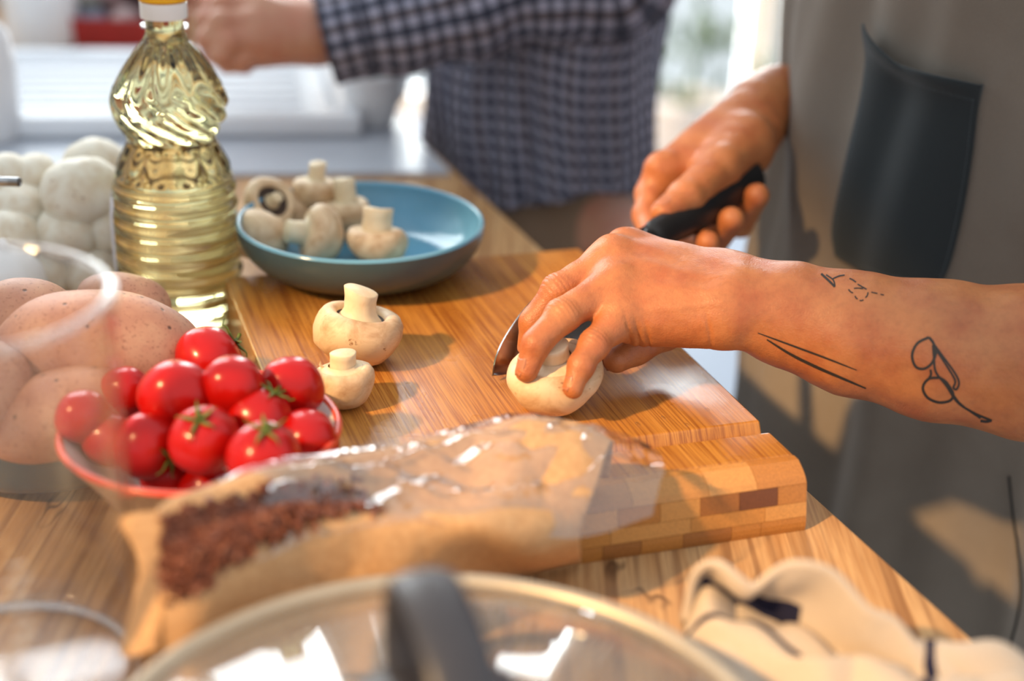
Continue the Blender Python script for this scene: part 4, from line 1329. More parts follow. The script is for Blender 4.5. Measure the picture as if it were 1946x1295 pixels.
bl = mesh_obj('blade', np.array(V), Fq, plain('polished_blade', '#b4b2b0', 0.16, 0.04, 400, Metallic=1.0), kn)
auto_smooth(bl, 30)
hpts = spline([KB - ka * s + kh * w for s, w in ((-0.004, 0.011), (0.012, 0.010), (0.035, 0.0115), (0.065, 0.0125), (0.095, 0.0115), (0.118, 0.0120), (0.128, 0.0135))], 40)
hr = np.interp(np.linspace(0, 1, 40), [0, 0.08, 0.25, 0.5, 0.75, 0.93, 1.0], [0.0095, 0.0115, 0.0112, 0.0130, 0.0118, 0.0138, 0.0105])
V, Fq = tube(hpts, hr, 24, True, 0.68, hint=kside)
mesh_obj('handle', V, Fq, BLACK, kn)
bol = [KB - ka * s + kh * 0.011 for s in (-0.012, -0.004, 0.0)]
V, Fq = tube(bol, [0.0085, 0.0100, 0.0100], 20, True, 0.5, hint=kside)
mesh_obj('bolster', V, Fq, STEEL, kn)
# ================================================================ the cook cutting mushrooms
def chain_sdf(chain, k=0.004):
    def f(p):
        d = None
        for (a, ra), (b, rb) in zip(chain[:-1], chain[1:]):
            e = rcone(p, a, b, ra, rb)
            d = e if d is None else smin(d, e, k)
        return d
    return f

def body_sdf(core, core_k, chains, blend, bumps=()):
    """core: list of (a, b, ra, rb); chains: finger chains blended on to the core"""
    fs = [chain_sdf(c) for c in chains]
    def f(p):
        d = None
        for a, b, ra, rb in core:
            e = rcone(p, a, b, ra, rb)
            d = e if d is None else smin(d, e, core_k)
        for c, r, k in bumps:
            d = smin(d, ball(p, c, r), k)
        out = d
        for g, bl in zip(fs, blend):
            out = smin(out, smin(d, g(p), bl), 0.0022)
        return out
    return f

def creases(V, N, joints, amp=0.00060):
    """skin folds across the back of finger joints; joints: (point, bone direction, dorsal, reach, count, spacing)"""
    D = np.zeros(len(V))
    for c, bd_, dors, reach, cnt, gap in joints:
        q = V - c
        near = np.linalg.norm(q, axis=1) < reach * 2.2
        s = q @ bd_
        lat = q @ np.cross(bd_, dors)
        side = np.clip((N @ dors) * 1.4, 0, 1)
        g = np.exp(-(s / reach) ** 2) * side * near
        w = 0.5 + 0.5 * np.cos(2 * pi * (s + 0.10 * lat + 0.05 * np.sin(lat * 900) * gap) / gap)
        D -= amp * g * w ** 4
        D += 0.0002 * np.exp(-(s / (reach * 1.2)) ** 2) * side * near
    return D

def nail(name, chain, dors, parent, w=0.0050, l=0.0062):
    (a, ra), (b, rb) = chain[-2], chain[-1]
    d = unit(np.asarray(b) - np.asarray(a))
    n = unit(np.asarray(dors) - d * np.dot(dors, d)); s = np.cross(n, d)
    V = []
    nu_, nv_ = 12, 11
    r = rb - 0.00005
    for i in range(nu_):
        t = i / (nu_ - 1)
        half = (0.62 + 0.38 * math.sin(pi * min(1, t * 0.75 + 0.2))) * w
        for j in range(nv_):
            u = (j / (nv_ - 1) - 0.5) * 2
            ang = u * half / r
            off = (t - 0.60) * 2 * l - 0.0012 * u * u * (1 if t < 0.5 else -0.6)
            rr_ = r * math.sqrt(max(0.3, 1.0 - (max(0, off) / (rb * 1.25)) ** 2)) + max(0, -off) * 0.10
            V.append(np.asarray(b) + d * off + n * rr_ * math.cos(ang) + s * rr_ * math.sin(ang))
    o = mesh_obj(name, np.array(V), grid_faces(nu_, nv_), NAIL, parent)
    m = o.modifiers.new('thick', 'SOLIDIFY'); m.thickness = 0.0005; m.offset = -0.4
    return o

# ---- left hand and forearm (nearest the camera), steadying the mushroom
pinky = [(P(1186, 594, .822), .0115), (P(1130, 655, .802), .0079), (P(1104, 696, .794), .0067), (P(1089, 738, .792), .0056)]
ring = [(P(1176, 537, .832), .0120), (P(1069, 601, .806), .0090), (P(1020, 653, .798), .0076), (P(1001, 706, .798), .0062)]
midf = [(P(1168, 494, .848), .0120), (P(1060, 553, .830), .0090), (P(1014, 612, .832), .0076), (P(1004, 658, .838), .0062)]
index = [(P(1196, 480, .868), .0118), (P(1092, 548, .868), .0090), (P(1042, 620, .864), .0076), (P(1030, 660, .860), .0064)]
thumb = [(P(1335, 575, .866), .0170), (P(1262, 625, .868), .0125), (P(1208, 660, .858), .0100), (P(1172, 684, .850), .0078)]
wr_t, wr_b = P(1402, 545, .848), P(1402, 593, .822)
core = [
    (P(1196, 480, .868), P(1385, 535, .852), .0122, .0135),
    (P(1168, 494, .848), P(1385, 545, .845), .0125, .0145),
    (P(1176, 537, .832), P(1385, 565, .832), .0125, .0150),
    (P(1186, 594, .822), P(1385, 590, .822), .0120, .0155),
    (P(1215, 612, .828), P(1365, 612, .826), .0115, .0125),      # little-finger side pad
    (P(1230, 540, .852), P(1340, 585, .850), .0150, .0170),      # palm
    (P(1385, 540, .850), P(1430, 548, .850), .0140, .0145),
    (P(1385, 592, .822), P(1430, 596, .824), .0150, .0150),
    (P(1405, 571, .836), P(1500, 598, .832), .0198, .0262),
    (P(1500, 598, .832), P(1620, 634, .826), .0262, .0315),
    (P(1620, 634, .826), P(1780, 666, .816), .0315, .0358),
    (P(1780, 666, .816), P(1960, 690, .806), .0358, .0392),
    (P(1960, 690, .806), P(2230, 725, .800), .0392, .0400),
    (P(2230, 725, .800), (0.50, 0.90, 0.36), .0410, .0520),
]
SH_L = np.array([0.50, 0.90, 0.36])
EL_L = P(2230, 725, .800)
bumps = [(P(1410, 572, .822), .0085, .014), (P(1172, 596, .812), .0062, .010), (P(1166, 534, .8215), .0064, .010), (P(1160, 486, .8395), .0062, .010), (P(1186, 466, .862), .0058, .010)]
fL = body_sdf(core, 0.012, [pinky, ring, midf, index, thumb], [.010, .010, .010, .010, .016], bumps)
allp = np.array([c[0] for ch in (pinky, ring, midf, index, thumb) for c in ch] + [c[0] for c in core[:-1]] + [c[1] for c in core[:-1]])
lo = allp.min(0) - 0.012; hi = allp.max(0) + 0.042
lo[1] = allp[:, 1].min() - 0.042; lo[2] = P(1946, 690, .806)[2] - 0.050
hi[0] = P(2010, 690, .806)[0]
VL, QL = mesh_sdf(fL, lo, hi, 0.00085)
_, NL = sdf_grad(fL, VL)
VU, QU = mesh_sdf(fL, (hi[0] - 0.004, lo[1], lo[2]), (0.60, 1.0, 0.46), 0.0025)
DORS_L = unit(-0.55 * RGT - 0.75 * FWD + 0.55 * UPV)
def dors_of(a, b, dd):
    t = unit(np.asarray(b) - np.asarray(a)); return unit(dd - t * np.dot(dd, t)), t
jts = []
for ch, sc in ((pinky, .85), (ring, 1.0), (midf, 1.0), (index, 1.0)):
    for i, (rch, cnt, gap) in ((1, (.0062, 5, .0027)), (2, (.0036, 3, .0027))):
        d_, t_ = dors_of(ch[i - 1][0], ch[i + 1][0], DORS_L)
        jts.append((np.asarray(ch[i][0]), t_, d_, rch * sc, cnt, gap))
D = creases(VL, NL, jts)
# tendons on the back of the hand, faint veins, pulled skin under the little finger knuckle
for a, b in ((P(1186, 594, .822), P(1395, 572, .826)), (P(1176, 537, .832), P(1395, 560, .832)), (P(1168, 494, .848), P(1395, 545, .842))):
    ba = b - a; t = np.clip(((VL - a) @ ba) / (ba @ ba), 0, 1)
    dist = np.linalg.norm(VL - a - t[:, None] * ba, axis=1)
    prj = (VL - a - t[:, None] * ba)
    lat = prj @ unit(np.cross(ba, -FWD))
    D += 0.0009 * np.exp(-(lat / 0.0028) ** 2) * np.clip(-(NL @ FWD), 0, 1) * np.clip(1.4 * (1 - t) * t * 2.4, 0, 1) * (dist < 0.03)
for px, py, dp, L_ in ((1196, 640, .815, .012), (1214, 646, .818, .010), (1232, 650, .820, .010), (1345, 630, .815, .010)):
    c = P(px, py, dp); q = VL - c
    D -= 0.0010 * np.exp(-((q @ unit(RGT + 0.25 * UPV)) / 0.0011) ** 2 - ((q @ UPV) / L_) ** 2 - ((q @ FWD) / 0.02) ** 2)
wv = Wob(77, 55, 10)
D += 0.00016 * wv(VL)
VL = VL + NL * D[:, None]

# ---- right hand on the knife handle
def KP(s, w, o): return KB - ka * s + kh * w + kside * o
SGN = 1.0 if (kside @ FWD) > 0 else -1.0            # +: away from the camera
def far(s, w, o): return KP(s, w, SGN * o)
thumb2 = [(P(1418, 268, 1.062), .0175), (P(1368, 318, 1.028), .0150), (P(1304, 374, 0.998), .0118), (P(1262, 404, 0.985), .0092)]
index2 = [(P(1268, 328, 1.048), .0135), (P(1236, 368, 1.045), .0108), (P(1228, 412, 1.030), .0092), (P(1236, 442, 1.012), .0080)]
mid2 = [(P(1290, 322, 1.072), .0130), (P(1262, 400, 1.078), .0106), (P(1304, 472, 1.028), .0096), (P(1345, 462, 0.992), .0084)]
ring2 = [(P(1322, 312, 1.092), .0130), (P(1318, 402, 1.104), .0106), (P(1352, 468, 1.042), .0102), (P(1390, 418, 1.004), .0090)]
pink2 = [(P(1356, 300, 1.104), .0120), (P(1376, 380, 1.118), .0096), (P(1406, 426, 1.062), .0096), (P(1438, 372, 1.026), .0086)]
wr2 = P(1476, 188, 1.118)
EL_R = np.array([0.47, 1.33, 0.10])
core2 = [
    (P(1268, 328, 1.048), P(1440, 200, 1.100), .0135, .0165),
    (P(1290, 322, 1.072), P(1445, 205, 1.112), .0130, .0165),
    (P(1322, 312, 1.092), P(1450, 212, 1.120), .0130, .0165),
    (P(1356, 300, 1.104), P(1455, 222, 1.124), .0125, .0165),
    (P(1340, 300, 1.075), P(1425, 245, 1.090), .0190, .0200),
    (P(1418, 268, 1.062), P(1330, 322, 1.050), .0165, .0130),
    (P(1424, 296, 1.068), P(1450, 215, 1.105), .0135, .0185),
    (P(1445, 208, 1.110), wr2, .0200, .0205),
    (wr2, P(1560, 150, 1.20), .0205, .0260),
    (P(1560, 150, 1.20), EL_R, .0260, .0400),
]
fR = body_sdf(core2, 0.012, [thumb2, index2, mid2, ring2, pink2], [.014, .010, .010, .010, .010], [(P(1250, 318, 1.040), .007, .010)])
allp = np.array([c[0] for ch in (thumb2, index2, mid2, ring2, pink2) for c in ch] + [c[0] for c in core2] + [c[1] for c in core2])
VR, QR = mesh_sdf(fR, allp.min(0) - 0.045, allp.max(0) + 0.045, 0.0016)
_, NR = sdf_grad(fR, VR)
DORS_R = unit(-0.1 * RGT - 0.5 * FWD + 0.9 * UPV)
jts = []
for ch in (thumb2,):
    for i in (1, 2):
        d_, t_ = dors_of(ch[i - 1][0], ch[min(i + 1, 3)][0], DORS_R)
        jts.append((np.asarray(ch[i][0]), t_, d_, .0065, 5, .0024))
VR = VR + NR * (creases(VR, NR, jts) + 0.0002 * wv(VR))[:, None]

# ---- trunk, upper arms and legs under the clothes
FD = unit([-0.78, -0.62, 0]); LD = np.array([-FD[1], FD[0], 0]); LD = -LD if LD[1] > 0 else LD
TC = np.array([0.374, 1.05, 0.0])
def fB(p):
    ax = np.stack([LD, FD, [0, 0, 1]], 1)
    d = ell(p, TC + [0, 0, 0.02], ax, (0.165, 0.105, 0.24))
    d = smin(d, ell(p, TC + [0, 0, 0.28], ax, (0.175, 0.11, 0.20)), 0.08)
    d = smin(d, ell(p, TC + [0, 0, -0.14], ax, (0.165, 0.11, 0.14)), 0.08)
    d = smin(d, rcone(p, TC + LD * 0.06 + [0, 0, .40], SH_L, .045, .045), 0.05)
    SR = TC - LD * 0.17 + np.array([0, 0.0, 0.38])
    d = smin(d, rcone(p, TC - LD * 0.06 + [0, 0, .40], SR, .045, .045), 0.05)
    d = smin(d, rcone(p, SR, EL_R, .052, .041), 0.03)
    d = smin(d, rcone(p, TC + [0, 0, .44], TC + FD * 0.02 + [0, 0, .56], .058, .052), 0.05)
    d = smin(d, ell(p, TC + FD * 0.035 + [0, 0, .665], ax, (0.075, 0.098, 0.115)), 0.03)
    d = smin(d, rcone(p, TC + FD * 0.13 + [0, 0, .65], TC + FD * 0.145 + [0, 0, .63], .010, .014), 0.015)
    for s in (-1, 1):
        hip = TC + LD * 0.085 * s + [0, 0, -.17]
        kn_ = TC + LD * 0.095 * s + FD * 0.02 + [0, 0, -.50]
        an = TC + LD * 0.10 * s + [0, 0, FLOOR_Z + 0.09]
        d = smin(d, rcone(p, hip, kn_, .080, .055), 0.05)
        d = smin(d, rcone(p, kn_, an, .055, .038), 0.03)
        d = smin(d, rcone(p, an - [0, 0, .05], an + FD * 0.16 - [0, 0, .058], .036, .028), 0.03)
        d = smin(d, ell(p, TC + FD * 0.03 + LD * 0.078 * s + [0, 0, .66], ax, (0.012, 0.022, 0.032)), 0.008)
    return d
VB, QB = mesh_sdf(fB, (TC[0] - .40, TC[1] - .48, FLOOR_Z + 0.0005), (TC[0] + .36, TC[1] + .48, 0.82), 0.012)
VB[:, 2] = np.maximum(VB[:, 2], FLOOR_Z + 0.001)
Vall = np.vstack([VL, VR, VB, VU]); Qall = np.vstack([QL, QR + len(VL), QB + len(VL) + len(VR), QU + len(VL) + len(VR) + len(VB)])
pers = mesh_obj('person', Vall, Qall, SKIN1, loc=(TC[0], TC[1], FLOOR_Z))
props(pers, 'person in a loose grey top with tattooed forearm slicing a mushroom', 'person')
for ch, w_, l_ in ((pinky, .0037, .0036), (ring, .0044, .0043), (midf, .0044, .0043)):
    nail('fingernail', ch, unit(-0.75 * RGT - 0.50 * FWD + 0.25 * UPV), pers, w_, l_)
nail('fingernail', thumb2, unit(-0.35 * RGT - 0.55 * FWD + 0.75 * UPV), pers, .0056, .0052)
nail('fingernail', index, unit(-0.85 * RGT + 0.30 * FWD + 0.25 * UPV), pers, .0054, .0062)
nail('fingernail', thumb, unit(0.2 * RGT + 0.9 * FWD + 0.25 * UPV), pers, .0066, .0070)

# ---- tattoos: ink lines laid on the skin
bvL = BVHTree.FromPolygons([tuple(v) for v in VL.tolist()], QL.tolist())
def skin_pt(px, py, off=0.00022):
    r = ray(px, py)
    h = bvL.ray_cast(Vector(CAM), Vector(unit(r)))
    if h[0] is None: return None
    return np.array(h[0]) + np.array(h[1]) * off, np.array(h[1])
def ink(pts, w, name='tattoo_line', taper=False):
    pts = spline(np.asarray(pts, float), max(8, len(pts) * 9))
    T = np.gradient(pts, axis=0); T /= np.linalg.norm(T, axis=1)[:, None] + 1e-9
    V = []
    for i, (p, t) in enumerate(zip(pts, T)):
        ww_ = w * (math.sin(pi * (0.08 + 0.84 * i / (len(pts) - 1))) ** 0.6 if taper else 1)
        for s in (-1, 0, 1):
            h = skin_pt(p[0] - t[1] * ww_ * s, p[1] + t[0] * ww_ * s, 0.00026 if s == 0 else 0.00016)
            if h is None: return None
            V.append(h[0])
    return np.array(V), grid_faces(len(pts), 3)
def z3(*p): return [(1400 + x / 3.238, 440 + y / 3.238) for x, y in p]
TAT = {
 'scissors_tattoo': [
  (z3((1182, 652), (1112, 690), (1080, 760), (1100, 830), (1150, 846), (1200, 812), (1226, 742), (1208, 684), (1182, 652)), 2.6, 0),
  (z3((1250, 900), (1182, 908), (1146, 960), (1172, 1020), (1240, 1052), (1310, 1042), (1332, 1002), (1292, 932), (1250, 900)), 2.6, 0),
  (z3((1182, 652), (1260, 758), (1340, 868), (1368, 930), (1352, 972), (1334, 960), (1344, 918), (1300, 840), (1228, 730)), 2.0, 0),
  (z3((1208, 700), (1214, 780), (1226, 866), (1290, 950), (1356, 1048), (1450, 1112), (1570, 1165)), 2.2, 0),
  (z3((1192, 850), (1196, 880), (1180, 908)), 2.2, 0),
  (z3((1290, 932), (1330, 1000), (1384, 1068), (1500, 1150)), 1.8, 0),
  (z3((1500, 1166), (1536, 1170), (1568, 1164)), 2.6, 0)],
 'tweezers_tattoo': [
  (z3((130, 625), (350, 706), (560, 784), (740, 855)), 2.0, 1),
  (z3((185, 665), (330, 755), (480, 830), (640, 900), (795, 966)), 3.0, 1)],
 'paper_plane_tattoo': [
  (z3((520, 262), (566, 304), (604, 342)), 2.2, 0), (z3((604, 342), (600, 315), (588, 294), (550, 268)), 1.4, 0), (z3((592, 292), (630, 276), (664, 270)), 1.4, 0),
  (z3((694, 290), (715, 300), (734, 314)), 1.3, 0), (z3((744, 326), (772, 342), (800, 358)), 1.3, 0), (z3((828, 375), (850, 380), (866, 383)), 1.1, 0), (z3((884, 388), (896, 391), (906, 393)), 1.1, 0),
  (z3((688, 358), (700, 372), (716, 380)), 1.3, 0), (z3((722, 352), (750, 350), (778, 354)), 1.2, 0), (z3((728, 398), (734, 410), (744, 418)), 1.3, 0), (z3((756, 426), (768, 427), (780, 422)), 1.3, 0), (z3((792, 410), (804, 394), (808, 376)), 1.3, 0)]}
for nm, segs in TAT.items():
    got = [g for g in (ink(p, w, nm, bool(tp)) for p, w, tp in segs) if g is not None]
    if got:
        o = mesh_obj(nm, *join(*got), INK, pers); o['label'] = 'dark ink line tattoo of ' + {'scissors_tattoo': 'scissors', 'tweezers_tattoo': 'tweezers', 'paper_plane_tattoo': 'a paper plane with dashed trail'}[nm]

# ---- loose grey top
def shirt_surf(th, z):
    """th: 0 = front, + = the person's left"""
    f = np.clip((0.40 - z) / 0.75, 0, 1)
    a = 0.205 + 0.012 * f
    b = 0.135 + 0.020 * f
    fold = 0.0075 * np.sin(9 * th + 3.0 * z + 0.5) * f ** 1.2 + 0.005 * np.sin(17 * th - 7 * z) * f + 0.006 * np.sin(5 * th + 22 * z + 1.0) * np.exp(-((z - 0.05) / 0.22) ** 2)
    fold += 0.0035 * np.sin(13 * th + 2.5 * z + 1.2) * np.clip((0.34 - z) / 0.2, 0, 1) + 0.002 * np.sin(23 * th - 4 * z)
    fold += 0.012 * np.exp(-((th - 0.62 + 0.35 * (z + 0.1)) / 0.06) ** 2) * np.clip((0.02 - z) / 0.1, 0, 1)
    fold += -0.016 * np.exp(-((th - 0.85 + 0.9 * (z + 0.25)) / 0.16) ** 2) * np.clip((-0.05 - z) / 0.12, 0, 1)
    sh = np.clip((z - 0.30) / 0.16, 0, 1)
    a = a * (1 - 0.62 * sh ** 2); b = b * (1 - 0.40 * sh ** 2)
    x = np.sin(th) * (a + fold); y = np.cos(th) * (b + fold)
    c = TC[None] + FD[None] * (0.012 * f)[:, None]
    return c + LD[None] * x[:, None] + FD[None] * y[:, None] + np.array([0, 0, 1.0])[None] * z[:, None]
nt, nz_ = 320, 150
TH, ZZ = np.meshgrid(np.linspace(-pi, pi, nt, endpoint=False), np.linspace(-0.36, 0.46, nz_), indexing='ij')
VG = shirt_surf(TH.ravel(), ZZ.ravel())
QG = grid_faces(nt, nz_, close_u=True)
cen = VG.mean(0)
nrm = normals(VG, QG)
if ((VG - cen) * nrm).sum() < 0:
    QG = QG[:, ::-1].copy(); nrm = -nrm
top = mesh_obj('grey_top', VG, QG, GARMENT, pers); top['label'] = 'loose warm grey cotton top'
top.modifiers.new('thick', 'SOLIDIFY').thickness = 0.0015
bvG = BVHTree.FromPolygons([tuple(v) for v in VG.tolist()], QG.tolist())
def shirt_pt(px, py, off):
    h = bvG.ray_cast(Vector(CAM), Vector(unit(ray(px, py))))
    return np.array(h[0]) + np.array(h[1]) * off
# patch pocket, sewn on with a gaping upper edge
left = [(1666, 45), (1657, 85), (1652, 130), (1641, 195), (1615, 303), (1589, 424), (1593, 484)]
right = [(1868, 158), (1858, 205), (1846, 300), (1828, 400), (1806, 490), (1784, 545)]
nu, nv = 50, 60
Lp, Rp = spline(left, nv), spline(right, nv)
Vp = []
for i in range(nu):
    u = i / (nu - 1)
    for j in range(nv):
        v = j / (nv - 1)
        p = lerp(Lp[j], Rp[j], u)
        sag = 52 * math.sin(pi * u) ** 0.9 * (1 - u) * (1 - v) ** 2 + 16 * math.sin(pi * u) * v ** 3
        gape = 0.012 * math.exp(-(v / 0.16) ** 2) * math.sin(pi * min(1, u * 0.9 + 0.1)) ** 0.5 + 0.0035 * math.sin(pi * u) ** 0.4 * math.sin(pi * min(1, v * 0.9 + 0.1)) ** 0.4
        off = 0.0022 + gape + 0.0012 * math.sin(9 * u + 5 * v) * math.sin(pi * u)
        Vp.append(shirt_pt(p[0], p[1] + sag, off))
Vp = np.array(Vp)
PG_ = Vp.reshape(nu, nv, 3)
pk = mesh_obj('pocket', Vp, grid_faces(nu, nv), POCKET, pers); pk['label'] = 'charcoal patch pocket'
pk.modifiers.new('thick', 'SOLIDIFY').thickness = 0.0016
NP = normals(Vp, grid_faces(nu, nv)).reshape(nu, nv, 3)
if (NP[25, 30] @ FWD) > 0: NP = -NP
def seam(idx, name='stitch_line'):
    pts = np.array([PG_[i, j] + NP[i, j] * 0.0013 for i, j in idx])
    parts_ = []
    pts = spline(pts, len(pts) * 4)
    for k in range(0, len(pts) - 3, 4):
        parts_.append(tube(pts[k:k + 3], 0.00038, 5))
    o = mesh_obj(name, *join(*parts_), STITCH, pk); o['kind'] = 'stuff'
seam([(i, 8) for i in range(2, nu - 2)]); seam([(i, 9) for i in range(2, nu - 2)])
seam([(i, nv - 3) for i in range(2, nu - 2)]); seam([(2, j) for j in range(8, nv - 3)]); seam([(nu - 3, j) for j in range(8, nv - 3)])
# side seam of the top
pts = [shirt_pt(x, y, 0.0006) for x, y in spline([(1918, 905), (1926, 980), (1936, 1060), (1938, 1140), (1920, 1225), (1905, 1260)], 30)]
o = mesh_obj('side_seam', *tube(np.array(pts), 0.0009, 6), plain('dark_seam', '#2d2925', 0.9), top)
# sleeve, trousers, shoes
EL2 = lerp(SH_L, EL_L, 0.62)
mesh_obj('sleeve', *tube(spline([lerp(TC + [0, 0, .38], SH_L, 0.40), lerp(TC + [0, 0, .37], SH_L, 0.75), SH_L + [0, 0, -0.005], lerp(SH_L, EL_L, 0.35), EL2], 24), np.linspace(0.085, 0.068, 24), 28, False), GARMENT, pers)
SRr = TC - LD * 0.17 + np.array([0, 0.0, 0.38])
mesh_obj('sleeve', *tube(spline([lerp(TC + [0, 0, .38], SRr, 0.40), lerp(TC + [0, 0, .37], SRr, 0.75), SRr + [0, 0, -0.005], lerp(SRr, EL_R, 0.35), lerp(SRr, EL_R, 0.55)], 24), np.linspace(0.085, 0.068, 24), 28, False), GARMENT, pers)
for s in (-1, 1):
    q = [TC + LD * 0.075 * s + [0, 0, -.10], TC + LD * 0.085 * s + [0, 0, -.30], TC + LD * 0.095 * s + FD * 0.02 + [0, 0, -.50], TC + LD * 0.10 * s + [0, 0, FLOOR_Z + 0.05]]
    mesh_obj('trouser_leg', *tube(spline(q, 26), np.interp(np.linspace(0, 1, 26), [0, .3, .6, 1], [.105, .095, .075, .062]), 30, False), POCKET, pers)
    an = TC + LD * 0.10 * s + [0, 0, FLOOR_Z]
    V, Fq = blob(an + FD * 0.06 + [0, 0, 0.028], 1.0, 3, (1, 1, 1), 0.0)
    V = (V - (an + FD * 0.06 + [0, 0, 0.028])) * [0.048, 0.135, 0.042]
    V[:, 2] = np.maximum(V[:, 2], -0.0275)
    mesh_obj('shoe', V @ np.stack([LD, FD, [0, 0, 1.0]], 0) + an + FD * 0.06 + [0, 0, 0.028], Fq, BLACK, pers)

def hair(C, fd, ldv, z, parent, mat):
    V, Fq = lathe([(math.sin(t), math.cos(t)) for t in np.linspace(1.30, 0.0, 22)], 48)
    w_ = Wob(91, 2.5, 10)
    V = V * (1 + 0.03 * w_(V))[:, None]
    V[:, 2] -= 0.75 * np.clip(-V[:, 1] - 0.1, 0, 1) * np.clip((0.75 - V[:, 2]) / 0.4, 0, 1)       # longer at the back, short over the brow
    V = V * [0.081, 0.106, 0.120]
    V[:, 1] -= 0.010; V[:, 2] += 0.012
    ax = np.stack([ldv, fd, np.array([0, 0, 1.0])], 0)
    o = mesh_obj('hair', V @ ax + C + fd * 0.035 + [0, 0, z], Fq, mat, parent)
    o.modifiers.new('thick', 'SOLIDIFY').thickness = 0.004
HAIR = plain('dark_brown_hair', '#2a1d16', 0.6, 0.3, 300)
hair(TC, FD, LD, 0.665, pers, HAIR)
# ================================================================ the second person, in a checked shirt
FD2 = -EDGE_N; LD2 = np.array([0.337, -0.941, 0]); C2 = np.array([0.018, 1.508, 0.0])
SH2 = C2 + LD2 * 0.165 + np.array([0, 0, 0.36]); EL2_ = P(1140, -45, 1.345); WR2 = P(612, 62, 1.32)
SHR2 = C2 - LD2 * 0.165 + np.array([0, 0, 0.36])
fi = [[(P(492, 20, 1.30), .0125), (P(425, 8, 1.29), .0105), (P(392, 40, 1.29), .0092), (P(388, 75, 1.30), .0080)],
      [(P(484, 48, 1.29), .0130), (P(420, 42, 1.275), .0108), (P(396, 76, 1.275), .0095), (P(404, 104, 1.285), .0082)],
      [(P(488, 76, 1.29), .0125), (P(432, 80, 1.272), .0105), (P(418, 106, 1.272), .0092), (P(432, 124, 1.282), .0080)],
      [(P(500, 98, 1.30), .0115), (P(462, 108, 1.285), .0095), (P(452, 120, 1.285), .0085), (P(466, 126, 1.295), .0075)],
      [(P(560, 20, 1.33), .0150), (P(490, -12, 1.325), .0125), (P(430, -8, 1.315), .0105), (P(395, 5, 1.31), .0085)]]
core3 = [(P(492, 20, 1.30), P(585, 48, 1.32), .0130, .0160), (P(484, 48, 1.29), P(585, 60, 1.315), .0135, .0165), (P(488, 76, 1.29), P(585, 72, 1.315), .0130, .0165),
         (P(500, 98, 1.30), P(590, 85, 1.32), .0125, .0160), (P(520, 55, 1.31), P(590, 62, 1.325), .0190, .0200), (P(585, 64, 1.318), WR2, .0210, .0235),
         (WR2, P(760, 40, 1.325), .0235, .0290), (P(760, 40, 1.325), EL2_, .0290, .0380)]
fH = body_sdf(core3, 0.012, fi, [.010] * 4 + [.016])
allp = np.array([c[0] for ch in fi for c in ch] + [c[0] for c in core3] + [P(760, 40, 1.325)])
VH, QH = mesh_sdf(lambda p: fH(p), allp.min(0) - 0.045, np.array([P(760, 40, 1.325)[0] + 0.03, allp[:, 1].max() + 0.05, allp[:, 2].max() + 0.05]), 0.0024)
ax2 = np.stack([LD2, FD2, [0, 0, 1]], 1)
def mir(p):
    """reflect in the middle plane of the second person"""
    p = np.asarray(p, float)
    return p - 2 * ((p - C2) @ LDU)[..., None] * LDU
LDU = unit(LD2)
def fB2(p):
    d = ell(p, C2 + [0, 0, 0.04], ax2, (0.145, 0.088, 0.24))
    d = smin(d, ell(p, C2 + [0, 0, 0.26], ax2, (0.155, 0.090, 0.18)), 0.08)
    d = smin(d, ell(p, C2 + [0, 0, -0.12], ax2, (0.145, 0.085, 0.14)), 0.08)
    for sh, el, sd in ((SH2, EL2_, P(700, 50, 1.322)), (SHR2, mir(EL2_), mir(P(700, 50, 1.322)))):
        d = smin(d, rcone(p, C2 + [0, 0, .37], sh, .040, .040), 0.04)
        d = smin(d, rcone(p, sh, el, .042, .036), 0.03)
        d = smin(d, rcone(p, el, sd, .037, .026), 0.02)
    d = smin(d, rcone(p, C2 + [0, 0, .42], C2 + FD2 * 0.02 + [0, 0, .54], .056, .050), 0.05)
    d = smin(d, ell(p, C2 + FD2 * 0.035 + [0, 0, .645], ax2, (0.073, 0.096, 0.112)), 0.03)
    d = smin(d, rcone(p, C2 + FD2 * 0.125 + [0, 0, .63], C2 + FD2 * 0.14 + [0, 0, .61], .010, .014), 0.015)
    for s in (-1, 1):
        hip = C2 + LD2 * 0.08 * s + [0, 0, -.16]; kn_ = C2 + LD2 * 0.09 * s + [0, 0, -.50]; an = C2 + LD2 * 0.095 * s + [0, 0, FLOOR_Z + 0.09]
        d = smin(d, rcone(p, hip, kn_, .062, .050), 0.03)
        d = smin(d, rcone(p, kn_, an, .054, .037), 0.03)
        d = smin(d, rcone(p, an - [0, 0, .05], an + FD2 * 0.10 - [0, 0, .058], .036, .028), 0.03)
        d = smin(d, ell(p, C2 + FD2 * 0.03 + LD2 * 0.076 * s + [0, 0, .64], ax2, (0.012, 0.022, 0.032)), 0.008)
    return d
VB2, QB2 = mesh_sdf(fB2, (C2[0] - .48, C2[1] - .40, FLOOR_Z + 0.0005), (C2[0] + .40, C2[1] + .48, 0.80), 0.012)
VB2[:, 2] = np.maximum(VB2[:, 2], FLOOR_Z + 0.001)
per2 = mesh_obj('person', np.vstack([VH, VB2, mir(VH)]), np.vstack([QH, QB2 + len(VH), QH[:, ::-1] + len(VH) + len(VB2)]), SKIN2, loc=(C2[0], C2[1], FLOOR_Z))
props(per2, 'person in a checked long-sleeved shirt busy at the white sink', 'person')
